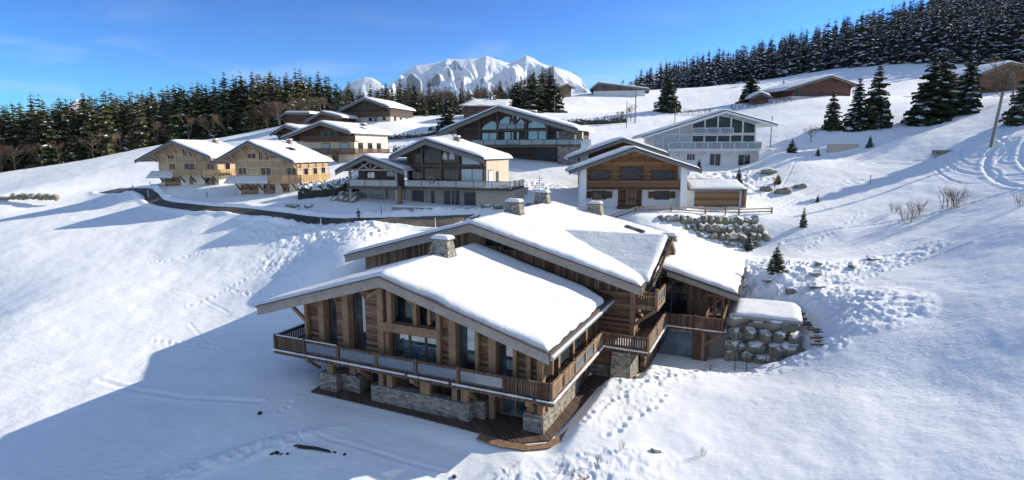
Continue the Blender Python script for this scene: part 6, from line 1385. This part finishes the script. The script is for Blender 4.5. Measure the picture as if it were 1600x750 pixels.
# hedges
def hedge(pts_, w_, h, lb, seed):
    rr = random.Random(seed); t = MB(); V = []; 
    P_ = smooth_line(pts_, 10); n = len(P_); ring = 12; gzv = ground(np.array([p[0] for p in P_]), np.array([p[1] for p in P_]), False)
    for i, (x, y) in enumerate(P_):
        a = P_[max(i-1, 0)]; b_ = P_[min(i+1, n-1)]; dx, dy = b_[0]-a[0], b_[1]-a[1]; L = math.hypot(dx, dy); nx, ny = -dy/L, dx/L
        for k in range(ring):
            th_ = math.pi*k/(ring-1); q_ = 1+rr.uniform(-.16, .16)
            V.append((x+nx*math.cos(th_)*w_*q_+rr.uniform(-.12, .12), y+ny*math.cos(th_)*w_*q_, gzv[i]-.3+(h+.3)*math.sin(th_)**.45*(1+rr.uniform(-.14, .14))))
    F_ = [(i*ring+k, (i+1)*ring+k, (i+1)*ring+k+1, i*ring+k+1) for i in range(n-1) for k in range(ring-1)]
    # leafy tufts breaking the outline
    k0 = len(V)
    for _ in range(n*26):
        v_ = V[rr.randrange(k0)]; s_ = rr.uniform(.12, .3); d1 = Vector((rr.gauss(0, 1), rr.gauss(0, 1), rr.gauss(0, 1))).normalized()*s_; d2 = Vector((rr.gauss(0, 1), rr.gauss(0, 1), rr.gauss(0, .6))).normalized()*s_
        c_ = Vector(v_); j = len(V); V += [tuple(c_-d1), tuple(c_+d2), tuple(c_+d1), tuple(c_-d2)]; F_.append((j, j+1, j+2, j+3))
    o = mesh_np('hedge', V, F_, 'hedge_leaves', smooth=False); tag(o, lb, 'hedge', 'snow-covered hedges')
hedge([(-34.5, 92.0), (-31, 93.2), (-27, 95.5), (-24, 98)], 1.3, 2.0, 'thick dark hedge under snow between the second pale chalet and the two-gabled house', 1)
hedge([(-27, 132), (-20, 131), (-12, 132), (-8, 134)], .9, 1.4, 'snowy hedge line behind the two-gabled house roof', 2)
hedge([(12, 148), (22, 150), (30, 152)], .7, 1.4, 'dark clipped hedge under snow on the upper field right of the glazed house', 3)
hedge([(-22, 156), (-18, 160), (-12, 158)], .9, 1.2, 'rounded snowy hedge left of the long dark-brown house', 4)
hedge([(-33, 148), (-24, 149), (-18, 152)], .7, 1.0, 'low snowy hedge on the terrace below the highest dark chalet', 6)
for i, (x, y) in enumerate([(43.5+1.5*k, 160-k*.4) for k in range(8)]+[(60+1.9*k, 158-.2*k) for k in range(9)]):
    put('bush', bare_s[i % 3], (x, y, gz(x, y)), 'twiggy bush in the frosted row along the field above the white house', 'bush', 'frosted bushes above the white house', 1.1)
# utility poles
def pole(x, y, h, r_, lb, arms=False, lean=0):
    z = gz(x, y)-.3; o = empty('utility_pole', (x, y, z)); tag(o, lb, 'pole', 'utility poles'); m_ = MB(); m_.tube([(0, 0, 0), (lean*.5, 0, h*.5), (lean, 0, h)], [r_, r_*.9, r_*.75], 8); m_.build('shaft', 'pole_wood', o)
    if arms: m_ = MB(); m_.box(lean-.3, lean+.3, -.06, .06, h-.5, h-.38); m_.build('crossarm', 'dark_metal', o); m_ = MB(); m_.beam((lean-.35, 0, h*.55), (lean-.18, 0, h*.7), .06, .1); m_.build('bracket', 'dark_metal', o)
pole(71.0, 85.5, 8.3, .22, 'thick grey leaning utility pole near the right edge', True, .75)
pole(31.8, 150, 8.5, .16, 'grey utility pole beside the farmhouse, thicker of the two on the upper field', False)
pole(28.6, 145, 7.0, .11, 'thin dark pole left of the grey one on the upper field')
pole(41.8, 149, 4.2, .12, 'short dark pole right of the lone layered conifer'); pole(49.5, 110.5, 7.0, .11, 'thin pole rising right behind the white house roof'); pole(12.8, 175, 5.0, .08, 'slim pole on the snowfield below the small barn')
# posts, markers
def marker(x, y, h, r_, mat, lb, cap=None, name='marker_post'):
    z = gz(x, y)-.1; o = empty(name, (x, y, z)); tag(o, lb, 'post', 'posts along the road'); m_ = MB(); m_.tube([(0, 0, 0), (0, 0, h)], r_, 6); m_.build('post_shaft', mat, o)
    if cap: m_ = MB(); m_.box(-.45, .45, -.2, .2, h, h+.14); m_.build(cap, 'dark_metal', o)
marker(-26.6, 78.6, 1.5, .07, 'white_paint', 'white post with a flat dark box on top beside the road', 'post_cap')
marker(-10.3, 75.8, 1.7, .07, 'white_paint', 'plain white marker post at the end of the road near the roof'); marker(-18.9, 82.0, 1.2, .05, 'dark_metal', 'short dark post in front of the concrete garage'); marker(-31.8, 84.8, 1.0, .04, 'dark_metal', 'thin dark stake left of the road below the second pale chalet')
marker(-66.6, 104.2, 1.4, .06, 'white_paint', 'white marker stake in front of the leftmost pale chalet'); marker(28.7, 76.2, 1.4, .08, 'old_beam', 'wooden post standing behind the rail fence'); marker(4.9+4, 75.2, 1.2, .06, 'white_paint', 'white stake at the left end of the rail fence'); marker(53.0, 84.5, 1.5, .06, 'pole_wood', 'thin grey stake in the snow near the thick leaning pole')
for i, (x, y) in enumerate(((-71, 117), (-69.5, 119.5), (-72.6, 114.5), (-77.5, 116.5), (-52.8, 98.5))): marker(x, y, 1.0, .07, 'dark_beam', 'short dark wooden post along the road bend by the leftmost chalet', name='road_post')
# rail fence above the boulder wall
FP = [(8.6, 74.8), (12, 75.3), (16.5, 75.6), (21.3, 75.9), (26, 76.2), (30.6, 76.4), (35.2, 76.8)]
t = empty('rail_fence', (FP[0][0], FP[0][1], gz(*FP[0]))); tag(t, 'long low wooden rail fence above the boulder wall, in front of the white-pillared chalet', 'fence'); L_ = t.location
zs_ = [gz(*p) for p in FP]
for p, z in zip(FP, zs_): m_ = MB(); m_.box(p[0]-L_.x-.08, p[0]-L_.x+.08, p[1]-L_.y-.08, p[1]-L_.y+.08, z-L_.z-.3, z-L_.z+.85); m_.build('fence_post', 'old_beam', t)
for h_ in (.7, .3):
    for i in range(len(FP)-1):
        p, q = FP[i], FP[i+1]; m_ = MB(); m_.beam((p[0]-L_.x, p[1]-L_.y-.1, zs_[i]-L_.z+h_), (q[0]-L_.x, q[1]-L_.y-.1, zs_[i+1]-L_.z+h_), .08, .14); m_.build('fence_rail', 'pale_rail' if h_ > .5 else 'old_beam', t)
# thin wire fence below the tan boulders
FP = [UW(8.4, 15.9), UW(10.2, 17.2), UW(11.1, 17.2), UW(12.5, 16.6), UW(13.9, 16.6)]
t = empty('wire_fence', (*FP[0], gz(*FP[0]))); tag(t, 'thin dark wire fence in the snow below the tan boulders', 'fence'); L_ = t.location; zs_ = [gz(*p) for p in FP]
for p, z in zip(FP, zs_): m_ = MB(); m_.tube([(p[0]-L_.x, p[1]-L_.y, z-L_.z-.2), (p[0]-L_.x, p[1]-L_.y, z-L_.z+1.25)], .04, 5); m_.build('fence_post', 'dark_metal', t)
for i in range(len(FP)-1):
    m_ = MB(); p, q = FP[i], FP[i+1]
    for h_ in (.25, .55, .85, 1.15): m_.tube([(p[0]-L_.x, p[1]-L_.y, zs_[i]-L_.z+h_), (q[0]-L_.x, q[1]-L_.y, zs_[i+1]-L_.z+h_)], .012, 3)
    for k in range(1, 8): x, y, z = p[0]+(q[0]-p[0])*k/8-L_.x, p[1]+(q[1]-p[1])*k/8-L_.y, zs_[i]+(zs_[i+1]-zs_[i])*k/8-L_.z; m_.tube([(x, y, z+.2), (x, y, z+1.15)], .008, 3)
    m_.build('wire_mesh', 'dark_metal', t)
# snow covered slab
a = UW(9.6, 19.9); t = empty('terrace_slab', (a[0], a[1], -14.2), -YAW); tag(t, 'snow-covered concrete slab resting on the tan boulders right of the chalet', 'terrace')
m_ = MB(); m_.box(0, 5.5, 0, 6, .0, .22); m_.build('slab', 'grey_plaster', t); snow_slab(t, 0.05, 5.45, .05, 6, .22, .24)
# snowy garden steps
t = empty('garden_steps', (23.8, 41.4, gz(23.8, 41.4))); tag(t, 'flight of snow-buried garden steps with dark edges climbing right of the tan boulders', 'steps')
for k in range(13):
    f_ = k/12; x, y = 23.6+2.6*f_+.5*math.sin(f_*3), 41.6+8.0*f_; z = gz(x, y); rr = random.Random(k); w_ = rr.uniform(.45, .9)
    m_ = MB(); m_.beam((x-w_-t.location.x, y-t.location.y, z-t.location.z+.04), (x+w_*rr.uniform(.4, 1)-t.location.x, y-.1-t.location.y, z-t.location.z+.02), .12, .16); m_.build('step', 'dark_beam', t)
# low beige wall + stone strip on right slope
t = empty('low_wall', (60.5, 105.5, gz(60.5, 105.5)), -.05); tag(t, 'low beige concrete wall half buried in the right slope', 'wall'); m_ = MB(); m_.box(-2.6, 2.9, 0, .4, -.6, 1.35); m_.build('wall_body', 'beige_plaster', t); m_ = MB(); m_.box(-2.6, 2.9, 0, .4, 1.352, 1.5); m_.build('wall_snow', 'snow_roof', t)
t = empty('low_wall', (68, 90, gz(68, 90)), .1); tag(t, 'short low stone wall left of the thick leaning pole', 'wall'); m_ = MB(); m_.box(-2.2, 2.2, 0, .4, -.4, .45); m_.build('wall_body', 'masonry', t)
# fallen log and debris in the shaded foreground
lx, ly = -12.6, 32.2
def on(px_, py_): return None
t = empty("log", (-12.5, 33.7, gz(-12.5, 33.7))); tag(t, 'dark wet log lying in the shaded foreground snow', 'log')
m_ = MB(); m_.tube([(-.95, .25, .1), (0, .05, .12), (.95, -.2, .06)], [.12, .11, .07], 8); m_.build('log_body', 'rubber_black', t); m_ = MB(); m_.tube([(-.9, .2, .12), (-1.15, .3, .2)], [.1, .07], 6); m_.build('branch_stub', 'rubber_black', t)
for i, (x, y, s_) in enumerate(((-12.95, 32.45, .12), (-12.75, 32.3, .09), (-13.3, 31.75, .1), (-14.0, 31.9, .16), (-14.3, 31.85, .12), (-13.7, 31.8, .08), (-10.3, 31.75, .09), (-9.6, 31.5, .1), (-10.6, 31.8, .07))):
    x -= .9; y += 1.7
    o = put('clod', rk[i % 5], (x, y, gz(x, y)+.03), 'small dark clod of earth beside the log in the shaded foreground snow', 'earth clod', 'dark clods around the log'); o.scale = (s_*1.6, s_, s_*.6); o.active_material_index = 0
cl = [m_.copy() for m_ in rk]
for m_ in cl: m_.materials.clear(); m_.materials.append(M['rubber_black'])
for o in list(col.objects):
    if o.name.startswith('clod'): o.data = cl[rng.randrange(5)]
o = put('clod', cl[0], (-18.2, 38.6, gz(-18.2, 38.6)+.05), 'lone dark clod in the shaded snow below the left pier of the chalet', 'earth clod', None); o.scale = (.35, .2, .12)
o = put('clod', cl[1], (-3.4, 31.0, gz(-3.4, 31.0)+.05), 'single dark clod at the shadow edge near the bottom of the picture', 'earth clod', None); o.scale = (.2, .15, .1)
o = put('dead_branch', bare_m[1], (4.3, 29.3, gz(4.3, 29.3)+.05), 'dark dead branch lying on the snow at the bottom right of centre', 'branch', None, .16); o.rotation_euler = (R(80), R(20), R(-50))
# shrub by the road bend
put('bush', bare_s[1], (-72.5, 124, gz(-72.5, 124)), 'brown bush with snow beside the road left of the leftmost chalet', 'bush', None, 1.4)
# person on the road
def person(x, y, rz):
    z = float(road_z([x], [y])[0])-.05
    pts_ = [(0,0,.95),(0,0,1.15),(0,.0,1.38),(0,0,1.5),(0,.0,1.58),(0,-.01,1.7),   # pelvis..head
      (-.1,0,.9),(-.12,-.02,.5),(-.13,.02,.09),(-.14,-.14,.04),(.1,0,.9),(.12,-.02,.5),(.13,.02,.09),(.14,-.14,.04),
      (-.19,0,1.4),(-.27,.03,1.14),(-.12,-.24,1.12),(.19,0,1.4),(.27,.03,1.14),(.12,-.24,1.12)]
    ed = [(0,1),(1,2),(2,3),(3,4),(4,5),(0,6),(6,7),(7,8),(8,9),(0,10),(10,11),(11,12),(12,13),(2,14),(14,15),(15,16),(2,17),(17,18),(18,19)]
    rad = [.16,.16,.19,.09,.075,.105,.12,.085,.055,.045,.12,.085,.055,.045,.085,.062,.042,.085,.062,.042]
    for hnd, sg in ((16, 1), (19, -1)):
        bx, by, bz = pts_[hnd]
        for f_ in range(4):
            i0 = len(pts_); pts_ += [(bx+sg*(.01+.004*f_), by-.05, bz+.03-.02*f_), (bx+sg*.035, by-.085-.004*(f_ % 2), bz+.03-.02*f_)]; rad += [.011, .009]; ed += [(hnd, i0), (i0, i0+1)]
        i0 = len(pts_); pts_ += [(bx+sg*.02, by-.01, bz+.055)]; rad += [.011]; ed += [(hnd, i0)]
    me = bpy.data.meshes.new('person'); me.from_pydata(pts_, ed, []); o = bpy.data.objects.new('person', me); col.objects.link(o); o.location = (x, y, z); o.rotation_euler = (0, 0, rz)
    for m_ in ('jacket', 'trousers', 'skin'): me.materials.append(M[m_])
    sk_ = o.modifiers.new('Skin', 'SKIN'); lay = me.skin_vertices[0] if me.skin_vertices else None
    if lay is None:
        import bmesh
        bm = bmesh.new(); bm.from_mesh(me); bm.verts.layers.skin.verify(); bm.to_mesh(me); bm.free(); lay = me.skin_vertices[0]
    for i, r_ in enumerate(rad): lay.data[i].radius = (r_, r_*.85)
    lay.data[0].use_root = True
    ss = o.modifiers.new('Sub', 'SUBSURF'); ss.levels = 1; ss.render_levels = 1
    dg = bpy.context.evaluated_depsgraph_get(); dg.update(); me2 = bpy.data.meshes.new_from_object(o.evaluated_get(dg)); o.modifiers.clear(); o.data = me2
    for p in me2.polygons:
        c = p.center; p.use_smooth = True
        p.material_index = 2 if c.z > 1.56 or (c.y < -.22 and c.z > .9) else (1 if c.z < .92 else 0)
    if len(me2.materials) < 3:
        me2.materials.clear()
        for m_ in ('jacket', 'trousers', 'skin'): me2.materials.append(M[m_])
    h_ = rock_mesh(5, .115, .12, .1, 2, .05); h_.materials.clear(); h_.materials.append(M['hair']); q = bpy.data.objects.new('hair', h_); col.objects.link(q); q.parent = o; q.location = (0, .025, 1.745)
    tag(o, 'person in dark jacket and trousers standing on the road holding a small white controller', 'person')
    c_ = MB(); c_.box(-.1, .1, -.32, -.24, 1.1, 1.16); k_ = c_.build('controller', 'white_paint', None, (x, y, z)); k_.rotation_euler = (0, 0, rz); tag(k_, 'small white remote controller held by the person on the road', 'controller')
person(-21.8, 80.4, .25)

# ---------------------------------------------------------------- air
m = bpy.data.materials.new('haze_air'); m.use_nodes = True; M['haze_air'] = m; nt = m.node_tree; nt.nodes.clear()
pv = nt.nodes.new('ShaderNodeVolumePrincipled'); pv.inputs['Color'].default_value = (.8, .88, 1, 1); pv.inputs['Density'].default_value = 1.3e-5; pv.inputs['Anisotropy'].default_value = .2
om = nt.nodes.new('ShaderNodeOutputMaterial'); nt.links.new(pv.outputs[0], om.inputs['Volume'])
hb = MB(); hb.box(-28000, 28000, -28000, 29000, -1500, 3600); tag(hb.build('haze', 'haze_air'), kind='stuff')
